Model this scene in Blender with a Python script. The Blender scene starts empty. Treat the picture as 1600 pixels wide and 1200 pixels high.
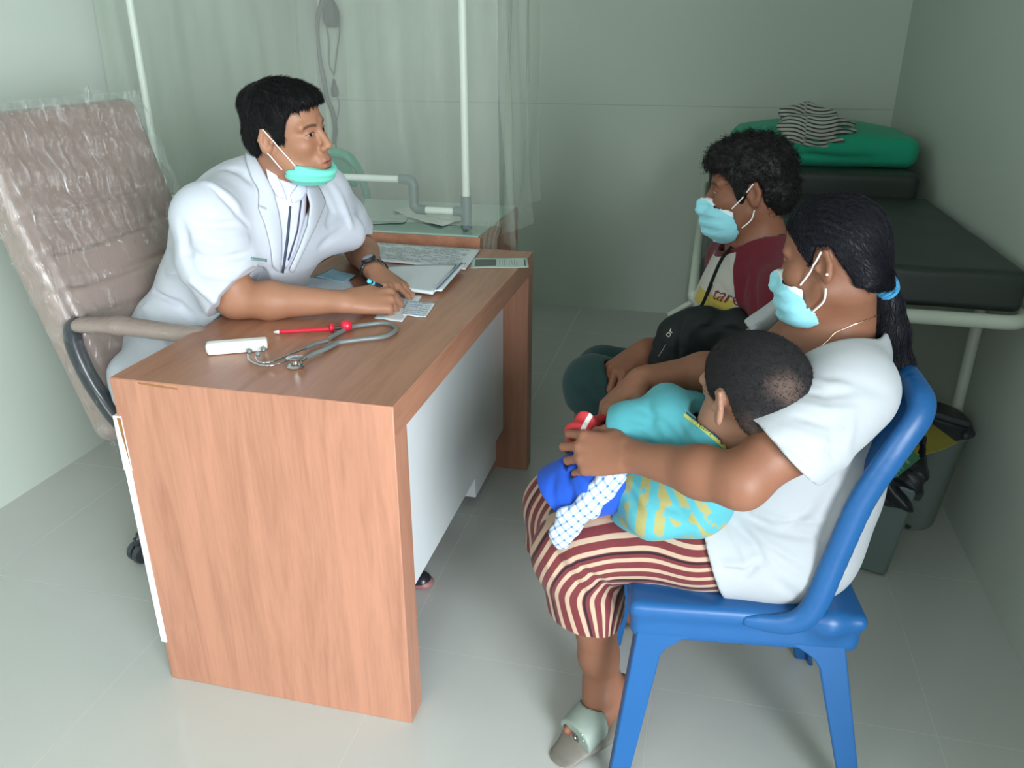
import bpy, bmesh, math, random
import numpy as np
from mathutils import Vector, Matrix
random.seed(7)
rng = np.random.default_rng(7)
SC = bpy.context.scene
COL = SC.collection

# ------------------------------------------------------------------ camera
F, YAW, PIT, ROL, HC = 1246.46, 0.2328, 0.4003, 0.0027, 1.3452
def _cam():
    cy, sy = math.cos(YAW), math.sin(YAW)
    fw = np.array([-sy*math.cos(PIT), cy*math.cos(PIT), -math.sin(PIT)])
    r0 = np.array([cy, sy, 0.0]); u0 = np.cross(r0, fw)
    r = r0*math.cos(ROL)+u0*math.sin(ROL); u = -r0*math.sin(ROL)+u0*math.cos(ROL)
    return r, u, fw
CR, CU, CF = _cam()
CPOS = np.array([0, 0, HC])
cd = bpy.data.cameras.new('camera'); cam = bpy.data.objects.new('camera', cd); COL.objects.link(cam)
cd.sensor_fit = 'HORIZONTAL'; cd.sensor_width = 36.0; cd.lens = 36.0*F/1600.0; cd.clip_start = 0.05
cam.matrix_world = Matrix(((CR[0], CU[0], -CF[0], 0), (CR[1], CU[1], -CF[1], 0), (CR[2], CU[2], -CF[2], HC), (0, 0, 0, 1)))
SC.camera = cam
def ray(x, y): return CF+CR*(x-800)/F+CU*(600-y)/F
def at(x, y, Y):                       # point on the vertical plane Y = const seen at a pixel of the photo
    d = ray(x, y); return CPOS+d*(Y/d[1])
def onz(x, y, z):                      # point on a level plane
    d = ray(x, y); return CPOS+d*((z-HC)/d[2])

# ------------------------------------------------------------------ world, lights, exposure
W = bpy.data.worlds.new('world'); SC.world = W; W.use_nodes = True
W.node_tree.nodes['Background'].inputs[0].default_value = (0.75, 0.88, 1.0, 1)
W.node_tree.nodes['Background'].inputs[1].default_value = 1.0
def area(name, loc, target, sx, sy, power, color):
    l = bpy.data.lights.new(name, 'AREA'); l.shape = 'RECTANGLE'; l.size = sx; l.size_y = sy
    l.energy = power; l.color = color
    o = bpy.data.objects.new(name, l); COL.objects.link(o); o.location = loc
    o.rotation_euler = (Vector(target)-Vector(loc)).to_track_quat('-Z', 'Z').to_euler()
    return o
area('daylight_door', (2.3, -2.05, 1.45), (-0.6, 1.3, 0.85), 2.4, 2.2, 400, (0.87, 0.95, 1.0))
area('ambient_fill', (-0.9, -2.04, 1.55), (0.1, 4.0, 2.3), 1.3, 1.1, 32, (0.90, 0.98, 0.95))  # added fill lamp behind the camera, lifts the upper back wall and ambient level
SC.view_settings.view_transform = 'Standard'
SC.view_settings.look = 'None'
SC.view_settings.gamma = 1.0
SC.view_settings.exposure = 0.13

# ------------------------------------------------------------------ materials
MATS = {}
class NT:
    def __init__(s, name):
        m = bpy.data.materials.new(name); m.use_nodes = True; s.m = m; s.t = m.node_tree
        s.b = s.t.nodes['Principled BSDF']; s.out = s.t.nodes['Material Output']
    def n(s, typ, **kw):
        nd = s.t.nodes.new(typ)
        for k, v in kw.items(): setattr(nd, k, v)
        return nd
    def l(s, a, b): s.t.links.new(a, b)
    def val(s, sock, v):
        if isinstance(v, bpy.types.NodeSocket): s.l(v, sock)
        elif isinstance(v, (tuple, list)) and len(v) == 3 and sock.type == 'RGBA': sock.default_value = (*v, 1)
        else: sock.default_value = v
    def math(s, op, a, b=0.0, c=0.0, clamp=False):
        nd = s.n('ShaderNodeMath', operation=op, use_clamp=clamp)
        s.val(nd.inputs[0], a); s.val(nd.inputs[1], b); s.val(nd.inputs[2], c); return nd.outputs[0]
    def mix(s, f, a, b, mode='MIX'):
        nd = s.n('ShaderNodeMix', data_type='RGBA', blend_type=mode, clamp_factor=True)
        s.val(nd.inputs[0], f); s.val(nd.inputs[6], a); s.val(nd.inputs[7], b); return nd.outputs[2]
    def noise(s, scale, detail=3.0, vec=None, rough=0.5, dist=0.0):
        nd = s.n('ShaderNodeTexNoise'); nd.inputs['Scale'].default_value = scale; nd.inputs['Detail'].default_value = detail
        nd.inputs['Roughness'].default_value = rough; nd.inputs['Distortion'].default_value = dist
        if vec is not None: s.l(vec, nd.inputs['Vector'])
        return nd.outputs['Fac']
    def coord(s, which='Object'):
        return s.n('ShaderNodeTexCoord').outputs[which]
    def mapping(s, vec, scale=(1, 1, 1), rot=(0, 0, 0), loc=(0, 0, 0)):
        nd = s.n('ShaderNodeMapping'); nd.inputs['Scale'].default_value = scale; nd.inputs['Rotation'].default_value = rot
        nd.inputs['Location'].default_value = loc; s.l(vec, nd.inputs['Vector']); return nd.outputs[0]
    def ramp(s, f, stops, interp='LINEAR'):
        nd = s.n('ShaderNodeValToRGB'); cr = nd.color_ramp; cr.interpolation = interp
        while len(cr.elements) < len(stops): cr.elements.new(0.5)
        for e, (p, c) in zip(cr.elements, stops): e.position = p; e.color = (*c, 1) if len(c) == 3 else c
        s.val(nd.inputs[0], f); return nd.outputs[0]
    def attr(s, name, out='Fac'):
        nd = s.n('ShaderNodeAttribute', attribute_name=name); return nd.outputs[out]
    def sep(s, vec):
        nd = s.n('ShaderNodeSeparateXYZ'); s.l(vec, nd.inputs[0]); return nd.outputs
    def step(s, v, edge, soft):        # smooth 0..1 as v passes edge
        nd = s.n('ShaderNodeMapRange', interpolation_type='SMOOTHSTEP'); s.val(nd.inputs[0], v)
        nd.inputs[1].default_value = edge-soft; nd.inputs[2].default_value = edge+soft
        return nd.outputs[0]
    def bump(s, h, strength=0.3, dist=0.002):
        nd = s.n('ShaderNodeBump'); nd.inputs['Strength'].default_value = strength; nd.inputs['Distance'].default_value = dist
        s.l(h, nd.inputs['Height']); s.l(nd.outputs[0], s.b.inputs['Normal']); return nd
    def set(s, color=None, rough=None, metal=None, spec=None, sss=None, coat=None, sheen=None, alpha=None, trans=None):
        b = s.b
        if color is not None: s.val(b.inputs['Base Color'], color)
        if rough is not None: s.val(b.inputs['Roughness'], rough)
        if metal is not None: s.val(b.inputs['Metallic'], metal)
        if spec is not None: s.val(b.inputs['Specular IOR Level'], spec)
        if sss is not None:
            b.inputs['Subsurface Weight'].default_value = sss; b.inputs['Subsurface Scale'].default_value = 0.006
            b.inputs['Subsurface Radius'].default_value = (1.0, 0.4, 0.2)
        if coat is not None: s.val(b.inputs['Coat Weight'], coat)
        if sheen is not None: s.val(b.inputs['Sheen Weight'], sheen)
        if alpha is not None: s.val(b.inputs['Alpha'], alpha)
        if trans is not None: s.val(b.inputs['Transmission Weight'], trans)
        return s
def simple(name, color, rough=0.5, metal=0.0, var=0.06, nscale=40, bump=0.0, bscale=200, spec=0.5, **kw):
    if name in MATS: return MATS[name]
    t = NT(name); o = t.coord()
    c2 = tuple(x*(1-var) for x in color)
    t.set(color=t.mix(t.noise(nscale, vec=o), color, c2), rough=rough, metal=metal, spec=spec, **kw)
    if bump: t.bump(t.noise(bscale, 2.0, vec=o), bump)
    MATS[name] = t.m; return t.m
def wood(name, c1, c2, axis='Z', rough=0.38):
    t = NT(name); o = t.coord()
    sc = {'Z': (14, 14, 1.1), 'Y': (14, 1.1, 14), 'X': (1.1, 14, 14)}[axis]
    m = t.mapping(o, sc)
    a = t.noise(1.6, 5, m, 0.6, 0.8)
    b = t.noise(9.0, 3, m, 0.6, 0.2)
    g = t.math('ADD', t.math('MULTIPLY', a, 0.7), t.math('MULTIPLY', b, 0.3))
    col = t.ramp(g, [(0.32, c2), (0.5, c1), (0.62, tuple(min(1, x*1.12) for x in c1)), (0.72, c1)])
    t.set(color=col, rough=rough, spec=0.4); t.bump(b, 0.04)
    MATS[name] = t.m; return t.m
def fabric(name, color, rough=0.85, wscale=900, var=0.08, bump=0.25, sheen=0.1, crease=0.5):
    t = NT(name); o = t.coord()
    n1 = t.noise(25, 3, o); n2 = t.noise(wscale, 1, o); n3 = t.noise(16, 4, o, 0.6, 1.2)
    t.set(color=t.mix(n1, color, tuple(x*(1-var) for x in color)), rough=rough, spec=0.2, sheen=sheen)
    h = t.math('ADD', t.math('MULTIPLY', n2, 0.08), t.math('MULTIPLY', n3, crease)); t.bump(h, bump, 0.004)
    MATS[name] = t.m; return t.m

# ------------------------------------------------------------------ object helpers
def link(o, parent=None):
    COL.objects.link(o)
    if parent is not None: o.parent = parent; o.matrix_parent_inverse = parent.matrix_world.inverted()
    return o
def tag(o, label=None, cat=None, group=None, kind=None):
    if label: o['label'] = label
    if cat: o['category'] = cat
    if group: o['group'] = group
    if kind: o['kind'] = kind
    return o
def empty(name, loc, label, cat, group=None):
    o = bpy.data.objects.new(name, None); o.location = tuple(float(x) for x in loc); COL.objects.link(o)
    o.empty_display_size = 0.05
    o.matrix_world = Matrix.Translation(o.location)
    return tag(o, label, cat, group)
class MB:
    def __init__(s): s.bm = bmesh.new(); s.uv = None
    def box(s, lo, hi, M=None):
        vs = [s.bm.verts.new((x, y, z)) for x in (lo[0], hi[0]) for y in (lo[1], hi[1]) for z in (lo[2], hi[2])]
        if M is not None:
            for v in vs: v.co = M @ v.co
        for f in ((0, 1, 3, 2), (4, 6, 7, 5), (0, 4, 5, 1), (2, 3, 7, 6), (0, 2, 6, 4), (1, 5, 7, 3)):
            s.bm.faces.new([vs[i] for i in f])
        return vs
    def prism(s, pts, off):            # closed polygon pts extruded by vector off
        a = [s.bm.verts.new(tuple(map(float, p))) for p in pts]
        b = [s.bm.verts.new(tuple(float(x) for x in np.array(p)+np.array(off))) for p in pts]
        n = len(a); s.bm.faces.new(a); s.bm.faces.new(b[::-1])
        for i in range(n): s.bm.faces.new((a[i], b[i], b[(i+1) % n], a[(i+1) % n]))
    def tube(s, pts, r, n=12, closed=False, cap=True, flat=None):
        P = [Vector(tuple(map(float, p))) for p in pts]; R = r if hasattr(r, '__len__') else [r]*len(P)
        rings = []; up = None
        for i, p in enumerate(P):
            if closed: t = P[(i+1) % len(P)]-P[i-1]
            else: t = (P[min(i+1, len(P)-1)]-P[max(i-1, 0)])
            t.normalize()
            if up is None:
                up = Vector((0, 0, 1)) if abs(t.z) < 0.9 else Vector((1, 0, 0))
            x = t.cross(up); x.normalize(); y = x.cross(t); up = y
            ring = []
            for k in range(n):
                a = 2*math.pi*k/n; q = p+(x*math.cos(a)*(flat or 1.0)+y*math.sin(a))*R[i]
                ring.append(s.bm.verts.new(q))
            rings.append(ring)
        m = len(rings)
        for i in range(m if closed else m-1):
            A, B = rings[i], rings[(i+1) % m]
            for k in range(n): s.bm.faces.new((A[k], A[(k+1) % n], B[(k+1) % n], B[k]))
        if cap and not closed: s.bm.faces.new(rings[0][::-1]); s.bm.faces.new(rings[-1])
        return s
    def lathe(s, prof, c, n=32, axis=(0, 0, 1)):       # prof: (radius, height)
        q = Vector((0, 0, 1)).rotation_difference(Vector(axis)); c = Vector(tuple(map(float, c)))
        rings = []
        for r, h in prof:
            rings.append([s.bm.verts.new(c+q @ Vector((r*math.cos(2*math.pi*k/n), r*math.sin(2*math.pi*k/n), h))) for k in range(n)])
        for A, B in zip(rings[:-1], rings[1:]):
            for k in range(n): s.bm.faces.new((A[k], A[(k+1) % n], B[(k+1) % n], B[k]))
        s.bm.faces.new(rings[0][::-1]); s.bm.faces.new(rings[-1])
        return s
    def grid(s, fn, nu, nv, thick=0.0, nrm=None):      # fn(u,v)->point; sheet with thickness along nrm(u,v)
        V = [[s.bm.verts.new(tuple(map(float, fn(i/nu, j/nv)))) for j in range(nv+1)] for i in range(nu+1)]
        for i in range(nu):
            for j in range(nv): s.bm.faces.new((V[i][j], V[i+1][j], V[i+1][j+1], V[i][j+1]))
        return V
    def build(s, name, mat, parent=None, smooth=True, bevel=0.0, subsurf=0, solid=0.0, angle=40, seg=2):
        bmesh.ops.recalc_face_normals(s.bm, faces=s.bm.faces)
        me = bpy.data.meshes.new(name); s.bm.to_mesh(me); s.bm.free()
        if smooth: me.polygons.foreach_set('use_smooth', [True]*len(me.polygons))
        for m in (mat if isinstance(mat, (list, tuple)) else [mat]): me.materials.append(m)
        o = bpy.data.objects.new(name, me); link(o, parent)
        if solid:
            md = o.modifiers.new('solid', 'SOLIDIFY'); md.thickness = solid; md.offset = 0
        if bevel:
            md = o.modifiers.new('bevel', 'BEVEL'); md.width = bevel; md.segments = seg; md.limit_method = 'ANGLE'; md.angle_limit = math.radians(35)
            md.harden_normals = False
        if subsurf:
            md = o.modifiers.new('sub', 'SUBSURF'); md.levels = subsurf; md.render_levels = subsurf
        elif smooth:
            try: me.set_sharp_from_angle(angle=math.radians(angle))
            except Exception: pass
        return o
def bez(pts, n=12):                    # smooth curve through points (Catmull-Rom)
    P = [np.array(p, float) for p in pts]; P = [2*P[0]-P[1]]+P+[2*P[-1]-P[-2]]; out = []
    for i in range(1, len(P)-2):
        for k in range(n):
            t = k/n; a, b, c, d = P[i-1:i+3]
            out.append(0.5*((2*b)+(-a+c)*t+(2*a-5*b+4*c-d)*t*t+(-a+3*b-3*c+d)*t**3))
    out.append(P[-2]); return out
def text(name, body, M, size, mat, parent, extrude=0.0004, align='CENTER'):
    cu = bpy.data.curves.new(name, 'FONT'); cu.body = body; cu.size = size; cu.extrude = extrude
    cu.align_x = align; cu.align_y = 'CENTER'; cu.materials.append(mat)
    o = bpy.data.objects.new(name, cu); COL.objects.link(o); o.matrix_world = M
    dg = bpy.context.evaluated_depsgraph_get(); me = bpy.data.meshes.new_from_object(o.evaluated_get(dg))
    bpy.data.objects.remove(o); me.transform(M)
    ob = bpy.data.objects.new(name, me); link(ob, parent); return ob

# ------------------------------------------------------------------ distance-field modelling
V3 = lambda *a: np.array(a, dtype=np.float64)
def nrm(v): v = np.array(v, float); return v/np.linalg.norm(v)
class Field:
    def __init__(s): s.p = []; s.disp = []
    def _add(s, kind, data, c, R, k, op): s.p.append((kind, data, np.array(c, float), R, k, op)); return s
    def cone(s, a, b, ra, rb=None, k=0.012, op='u', flat=None):
        rb = ra if rb is None else rb; a = np.array(a, float); b = np.array(b, float)
        return s._add('cone', (a, b, ra, rb, flat), (a+b)/2, np.linalg.norm(b-a)/2+max(ra, rb), k, op)
    def chain(s, pts, rs, k=0.012, op='u', flat=None):
        for i in range(len(pts)-1): s.cone(pts[i], pts[i+1], rs[i], rs[i+1], k, op, flat)
        return s
    def ell(s, c, r, M=None, k=0.012, op='u'):
        return s._add('ell', (np.array(c, float), np.array(r, float), np.eye(3) if M is None else np.array(M)), c, max(r), k, op)
    def box(s, c, h, M=None, rnd=0.005, k=0.003, op='u'):
        return s._add('box', (np.array(c, float), np.array(h, float)-rnd, np.eye(3) if M is None else np.array(M), rnd), c, float(np.linalg.norm(h)), k, op)
    def plane(s, p, n, k=0.002):       # keep the side n points away from
        return s._add('plane', (np.array(p, float), nrm(n)), p, 1e3, k, 'i')
    def lcut(s, p, n, c, R, k=0.002):  # cut by a plane only inside a ball (c, R): removes the side n points to
        return s._add('lcut', (np.array(p, float), nrm(n), np.array(c, float), R), c, R, k, 's')
    def sub(s, other, off=0.0, k=0.002): return s._add('field', (other, off), (0, 0, 0), 1e3, k, 's')
    def inter(s, other, off=0.0, k=0.002): return s._add('field', (other, off), (0, 0, 0), 1e3, k, 'i')
    def fold(s, pts, w, amp):          # soft ridge (amp>0) or groove along a polyline
        pts = [np.array(p, float) for p in pts]; c = sum(pts)/len(pts)
        s.disp.append(('fold', pts, w, amp, c, max(np.linalg.norm(p-c) for p in pts)+3*w)); return s
    def fn(s, f): s.disp.append(('fn', f)); return s
    def ev1(s, pr, P):
        kind, D = pr[0], pr[1]
        if kind == 'cone':
            a, b, ra, rb, flat = D; ba = b-a; L = float(ba @ ba)+1e-12; v = P-a
            t = np.clip(v @ ba/L, 0, 1); v = v-t[:, None]*ba
            if flat is not None:
                n, f = flat; q = v @ n; v = v+(q*(1/f-1))[:, None]*n
                return (np.sqrt((v*v).sum(1))-(ra+(rb-ra)*t))*min(1.0, f**0.5)
            return np.sqrt((v*v).sum(1))-(ra+(rb-ra)*t)
        if kind == 'ell':
            c, r, M = D; v = (P-c) @ M; k0 = np.sqrt(((v/r)**2).sum(1)); k1 = np.sqrt(((v/(r*r))**2).sum(1))+1e-9
            return k0*(k0-1)/k1
        if kind == 'box':
            c, h, M, rd = D; q = np.abs((P-c) @ M)-h
            return np.sqrt((np.maximum(q, 0)**2).sum(1))+np.minimum(q.max(1), 0)-rd
        if kind == 'plane': return (P-D[0]) @ D[1]
        if kind == 'lcut': return np.maximum(-((P-D[0]) @ D[1]), np.sqrt(((P-D[2])**2).sum(1))-D[3])
        if kind == 'field': return D[0].ev(P, s.bc, s.br)-D[1]
    def ev(s, P, bc=None, br=None):
        d = np.full(len(P), 1.0); s.bc, s.br = bc, br
        for pr in s.p:
            kind, _, c, R, k, op = pr
            if bc is not None and R < 100:
                if np.linalg.norm(bc-c)-R > br+max(k, 0.0)+0.012: continue
            e = s.ev1(pr, P)
            if op == 'u':
                if k > 0: h = np.maximum(k-np.abs(d-e), 0)/k; d = np.minimum(d, e)-h*h*k*0.25
                else: d = np.minimum(d, e)
            elif op == 's':
                e = -e; h = np.maximum(k-np.abs(d-e), 0)/k; d = np.maximum(d, e)+h*h*k*0.25
            else:
                h = np.maximum(k-np.abs(d-e), 0)/k; d = np.maximum(d, e)+h*h*k*0.25
        for q in s.disp:
            if q[0] == 'fold':
                _, pts, w, amp, c, R = q
                if bc is not None and np.linalg.norm(bc-c)-R > br: continue
                m = np.full(len(P), 1e9)
                n = len(pts)-1
                for i in range(n):
                    a, b = pts[i], pts[i+1]; ba = b-a; v = P-a; t = np.clip(v @ ba/(ba @ ba+1e-12), 0, 1)
                    tt = (i+t)/n; v = v-t[:, None]*ba
                    m = np.minimum(m, (v*v).sum(1)+(1-np.minimum(1, 4*tt*(1-tt)+0.25))*w*w*1.5)
                d = d-amp*np.exp(-m/(w*w))
            else: d = d-q[1](P)
        return d
    def bounds(s):
        lo = np.full(3, 1e9); hi = -lo
        for kind, D, c, R, k, op in s.p:
            if op == 'u' and R < 100: lo = np.minimum(lo, c-R); hi = np.maximum(hi, c+R)
        return lo-0.012, hi+0.012
    def hit(s, x, y, t0=0.6, t1=4.0):  # first surface point along the line of sight of a photo pixel
        d = ray(x, y); L = np.linalg.norm(d); d = d/L; t = t0
        for i in range(120):
            v = float(s.ev((CPOS+d*t)[None])[0])
            if v < 0.0005: return CPOS+d*t
            t += max(v*0.7, 0.0006)
            if t > t1: break
        return None
    def draw(s, pix, w, a):            # fold along a line of pixels, laid on the surface
        h = s.hits(pix)
        if len(h) > 1: s.fold(h, w, a)
        return s
    def hits(s, pix): return [p for p in (s.hit(*q) for q in pix) if p is not None]
    def clone(s, src, i0, i1, dr):     # thicker copies of another field's cones, so that cloth always clears the body
        for kind, D_, c, R, k, op in src.p[i0:i1]:
            if kind == 'cone' and op == 'u':
                a, b, ra, rb, fl = D_; s.cone(a, b, ra+dr, rb+dr, k, 'u', fl)
        return s
    def mesh(s, name, mat, parent=None, h=0.004, attrs=None, matfn=None, relax=1, B=14, box=None):
        lo, hi = s.bounds() if box is None else (np.array(box[0]), np.array(box[1]))
        n = np.ceil((hi-lo)/h/B).astype(int); N = n*B+1
        G = np.ones(N, np.float32)
        hd = B*h*math.sqrt(3)/2
        I = np.stack(np.meshgrid(*[np.arange(k) for k in n], indexing='ij'), -1).reshape(-1, 3)
        C = lo+(I+0.5)*B*h
        dc = s.ev(C)
        loc = np.stack(np.meshgrid(*[np.arange(B+1)]*3, indexing='ij'), -1).reshape(-1, 3)*h
        for (i, j, k), c, v in zip(I, C, dc):
            sl = (slice(i*B, i*B+B+1), slice(j*B, j*B+B+1), slice(k*B, k*B+B+1))
            if abs(v) > hd*1.35+0.012:
                if v < 0: G[sl] = np.minimum(G[sl], -1) if False else -1.0
                continue
        for (i, j, k), c, v in zip(I, C, dc):
            if abs(v) > hd*1.35+0.012: continue
            sl = (slice(i*B, i*B+B+1), slice(j*B, j*B+B+1), slice(k*B, k*B+B+1))
            P = loc+(lo+np.array([i, j, k])*B*h)
            G[sl] = s.ev(P, c, hd).reshape(B+1, B+1, B+1)
        G[0] = G[-1] = 1; G[:, 0] = G[:, -1] = 1; G[:, :, 0] = G[:, :, -1] = 1
        S = G < 0
        cnt = np.zeros(tuple(N-1), np.uint8)
        for a in (0, 1):
            for b in (0, 1):
                for c in (0, 1): cnt += S[a:N[0]-1+a, b:N[1]-1+b, c:N[2]-1+c]
        ai, aj, ak = np.nonzero((cnt > 0) & (cnt < 8)); M = len(ai)
        idx = np.full(tuple(N-1), -1, np.int32); idx[ai, aj, ak] = np.arange(M)
        acc = np.zeros((M, 3)); num = np.zeros(M)
        cor = {(a, b, c): G[ai+a, aj+b, ak+c].astype(np.float64) for a in (0, 1) for b in (0, 1) for c in (0, 1)}
        for ax in range(3):
            for u in (0, 1):
                for w in (0, 1):
                    o0 = [0, 0, 0]; o1 = [0, 0, 0]; oth = [q for q in range(3) if q != ax]
                    o0[oth[0]] = o1[oth[0]] = u; o0[oth[1]] = o1[oth[1]] = w; o1[ax] = 1
                    g0, g1 = cor[tuple(o0)], cor[tuple(o1)]; m = (g0 < 0) != (g1 < 0)
                    t = np.where(m, g0/np.where(m, g0-g1, 1), 0)
                    q = np.tile(np.array(o0, float), (M, 1)); q[:, ax] += t
                    acc += q*m[:, None]; num += m
        Vt = lo+(np.stack([ai, aj, ak], -1)+acc/num[:, None])*h
        quads = []
        for ax in range(3):
            sh = [slice(None)]*3; sh2 = [slice(None)]*3
            sh[ax] = slice(0, -1); sh2[ax] = slice(1, None)
            A, Bq = S[tuple(sh)], S[tuple(sh2)]
            e = np.stack(np.nonzero(A != Bq), -1)
            flip = A[e[:, 0], e[:, 1], e[:, 2]]
            o1, o2 = [(1, 2), (2, 0), (0, 1)][ax]
            def cell(d1, d2):
                q = e.copy(); q[:, o1] -= d1; q[:, o2] -= d2; return idx[q[:, 0], q[:, 1], q[:, 2]]
            Q = np.stack([cell(1, 1), cell(0, 1), cell(0, 0), cell(1, 0)], -1)
            Q[~flip] = Q[~flip][:, ::-1]
            quads.append(Q)
        Q = np.concatenate(quads); Q = Q[(Q >= 0).all(1)]
        for it in range(relax):        # light umbrella smoothing, then back to the surface
            sm = np.zeros_like(Vt); cn = np.zeros(M)
            for a in range(4):
                np.add.at(sm, Q[:, a], Vt[Q[:, (a+1) % 4]]); np.add.at(cn, Q[:, a], 1)
                np.add.at(sm, Q[:, a], Vt[Q[:, (a+3) % 4]]); np.add.at(cn, Q[:, a], 1)
            Vt = Vt*0.5+0.5*sm/np.maximum(cn, 1)[:, None]
        me = bpy.data.meshes.new(name)
        me.vertices.add(M); me.vertices.foreach_set('co', Vt.astype(np.float32).ravel())
        me.loops.add(Q.size); me.loops.foreach_set('vertex_index', Q.astype(np.int32).ravel())
        me.polygons.add(len(Q)); me.polygons.foreach_set('loop_start', np.arange(0, Q.size, 4, dtype=np.int32))
        me.update(calc_edges=True)
        me.polygons.foreach_set('use_smooth', np.ones(len(Q), bool))
        for m in (mat if isinstance(mat, (list, tuple)) else [mat]): me.materials.append(m)
        if matfn is not None:
            cen = Vt[Q].mean(1); me.polygons.foreach_set('material_index', matfn(cen).astype(np.int32))
        for nm, (tp, f) in (attrs or {}).items():
            at_ = me.attributes.new(nm, tp, 'POINT'); v = f(Vt).astype(np.float32)
            at_.data.foreach_set('vector' if tp == 'FLOAT_VECTOR' else 'value', v.ravel())
        o = bpy.data.objects.new(name, me); link(o, parent)
        print('FIELD', name, M, 'verts')
        return o
# ------------------------------------------------------------------ the room
XL, XR, YB, YF, ZC = -2.066, 0.829, 4.265, -2.1, 2.75
def wall_mat(name, col):
    t = NT(name); o = t.coord()
    n = t.noise(1.3, 3, o); f = t.noise(220, 2, o)
    t.set(color=t.mix(n, col, tuple(c*0.93 for c in col)), rough=0.62, spec=0.35); t.bump(f, 0.08, 0.001); return t.m
M_wall = wall_mat('mint_wall_paint', (0.565, 0.62, 0.550))
M_ceil = simple('white_ceiling_paint', (0.72, 0.75, 0.71), 0.8)
t = NT('grey_porcelain_tile'); o = t.coord(); s = t.sep(o)
def groove(sock, off):
    m = t.math('MODULO', t.math('ADD', sock, off), 0.6); d = t.math('ABSOLUTE', t.math('SUBTRACT', m, 0.3)); return t.step(d, 0.2988, 0.0008)
gx = t.math('MAXIMUM', groove(s[0], 6.0+0.613), groove(s[1], 6.0-1.442))
n = t.noise(3.5, 5, o, 0.6)
base = t.mix(n, (0.50, 0.505, 0.475), (0.545, 0.55, 0.52))
t.set(color=t.mix(t.math('MULTIPLY', gx, 0.14), base, (0.70, 0.70, 0.66)), rough=t.math('ADD', 0.16, t.math('MULTIPLY', gx, 0.2)), spec=0.5)
t.bump(t.math('SUBTRACT', 1.0, gx), 0.15, 0.0006); M_floor = t.m
def room_box(name, lo, hi, mat):
    b = MB(); b.box(lo, hi); return tag(b.build(name, mat, smooth=False), kind='structure')
room_box('floor', (XL-.12, YF-.12, -.1), (XR+.12, YB+.12, 0), M_floor)
room_box('ceiling', (XL-.12, YF-.12, ZC), (XR+.12, YB+.12, ZC+.1), M_ceil)
room_box('wall_left', (XL-.12, YF-.12, 0), (XL, YB+.12, ZC), M_wall)
room_box('wall_back', (XL, YB, 0), (XR, YB+.12, ZC), M_wall)
b = MB()                               # right wall with the doorway behind the camera
b.box((XR, 0.35, 0), (XR+.12, YB+.12, ZC)); b.box((XR, YF-.12, 0), (XR+.12, -1.6, ZC)); b.box((XR, -1.6, 2.2), (XR+.12, 0.35, ZC))
tag(b.build('wall_right', M_wall, smooth=False), kind='structure')
b = MB()                               # front wall (behind the camera) with a window opening
b.box((XL, YF-.12, 0), (-1.6, YF, ZC)); b.box((-0.2, YF-.12, 0), (XR, YF, ZC)); b.box((-1.6, YF-.12, 0), (-0.2, YF, 0.95)); b.box((-1.6, YF-.12, 2.15), (-0.2, YF, ZC))
tag(b.build('wall_front', M_wall, smooth=False), kind='structure')
# fine line running round the back wall
room_box('trim_1', (XL, YB-0.0015, 1.073), (XR, YB, 1.077), simple('wall_joint_line', (.42, .48, .43), 0.6))

# ------------------------------------------------------------------ desk
M_wood = wood('cherry_laminate', (0.42, 0.195, 0.125), (0.33, 0.145, 0.09), 'Z')
M_woodt = wood('cherry_laminate_top', (0.40, 0.185, 0.115), (0.31, 0.135, 0.08), 'Y', 0.30)
M_white = simple('white_laminate', (0.74, 0.77, 0.78), 0.35, var=0.02)
M_chip = simple('raw_board_edge', (0.34, 0.15, 0.05), 0.8, var=0.4, nscale=60)
DX0, DX1, DY0, DY1, DT = -1.094, -0.507, 1.2143, 2.4254, 0.0643
desk = empty('desk', (-0.8, 1.82, 0), 'cherry wood desk with a white modesty panel between doctor and patients', 'desk')
b = MB(); b.box((DX0+.0004, DY0+.0012, .75-DT), (DX1, DY1-.0012, .75)); b.build('desktop', M_woodt, desk, bevel=0.001)
for y0 in (DY0, DY1-DT):
    b = MB(); b.box((DX0, y0, 0), (DX1-.0006, y0+DT, .7493)); b.build('side_panel', M_wood, desk, bevel=0.0015)
b = MB(); b.box((DX1-.10, DY0+DT, .15), (DX1-.083, DY1-DT, .75-DT)); tag(b.build('modesty_panel', M_white, desk, bevel=.001), 'white panel set back from the front edge')
du = MB(); du.box((DX0+.02, DY0+DT+.001, .09), (-0.70, 1.66, .66))
du = du.build('drawer_unit', M_white, desk, bevel=.001)
for k, (z0, z1) in enumerate(((.095, .27), (.275, .465), (.47, .645))):
    b = MB(); b.box((DX0-.015, DY0+DT+.002, z0), (DX0+.02, 1.655, z1)); d = b.build('drawer', M_white, desk, bevel=.0015)
    h = MB(); h.tube([(DX0-.016, 1.41, z1-.05), (DX0-.034, 1.43, z1-.05), (DX0-.034, 1.51, z1-.05), (DX0-.016, 1.53, z1-.05)], .005, 8); h.build('handle', simple('brushed_steel', (.6, .6, .6), .3, 1.0), d)
es = MB(); es.box((DX0-.006, DY0-.0025, .105), (DX0+.0075, DY0+.03, .545)); es.box((DX0-.008, DY0-.0030, .545), (DX0+.0095, DY0+.03, .668))
es = es.build('edge_strip', M_white, desk, smooth=False); tag(es, 'white strip peeling off the side panel edge')
b = MB(); b.prism([(DX0+.001, DY0-.0034, .665), (DX0+.0095, DY0-.0034, .665), (DX0+.0095, DY0-.0034, .555), (DX0+.0065, DY0-.0034, .60), (DX0+.004, DY0-.0034, .622)], (0, .0006, 0)); b.build('worn_patch', M_chip, es, smooth=False)
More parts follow.
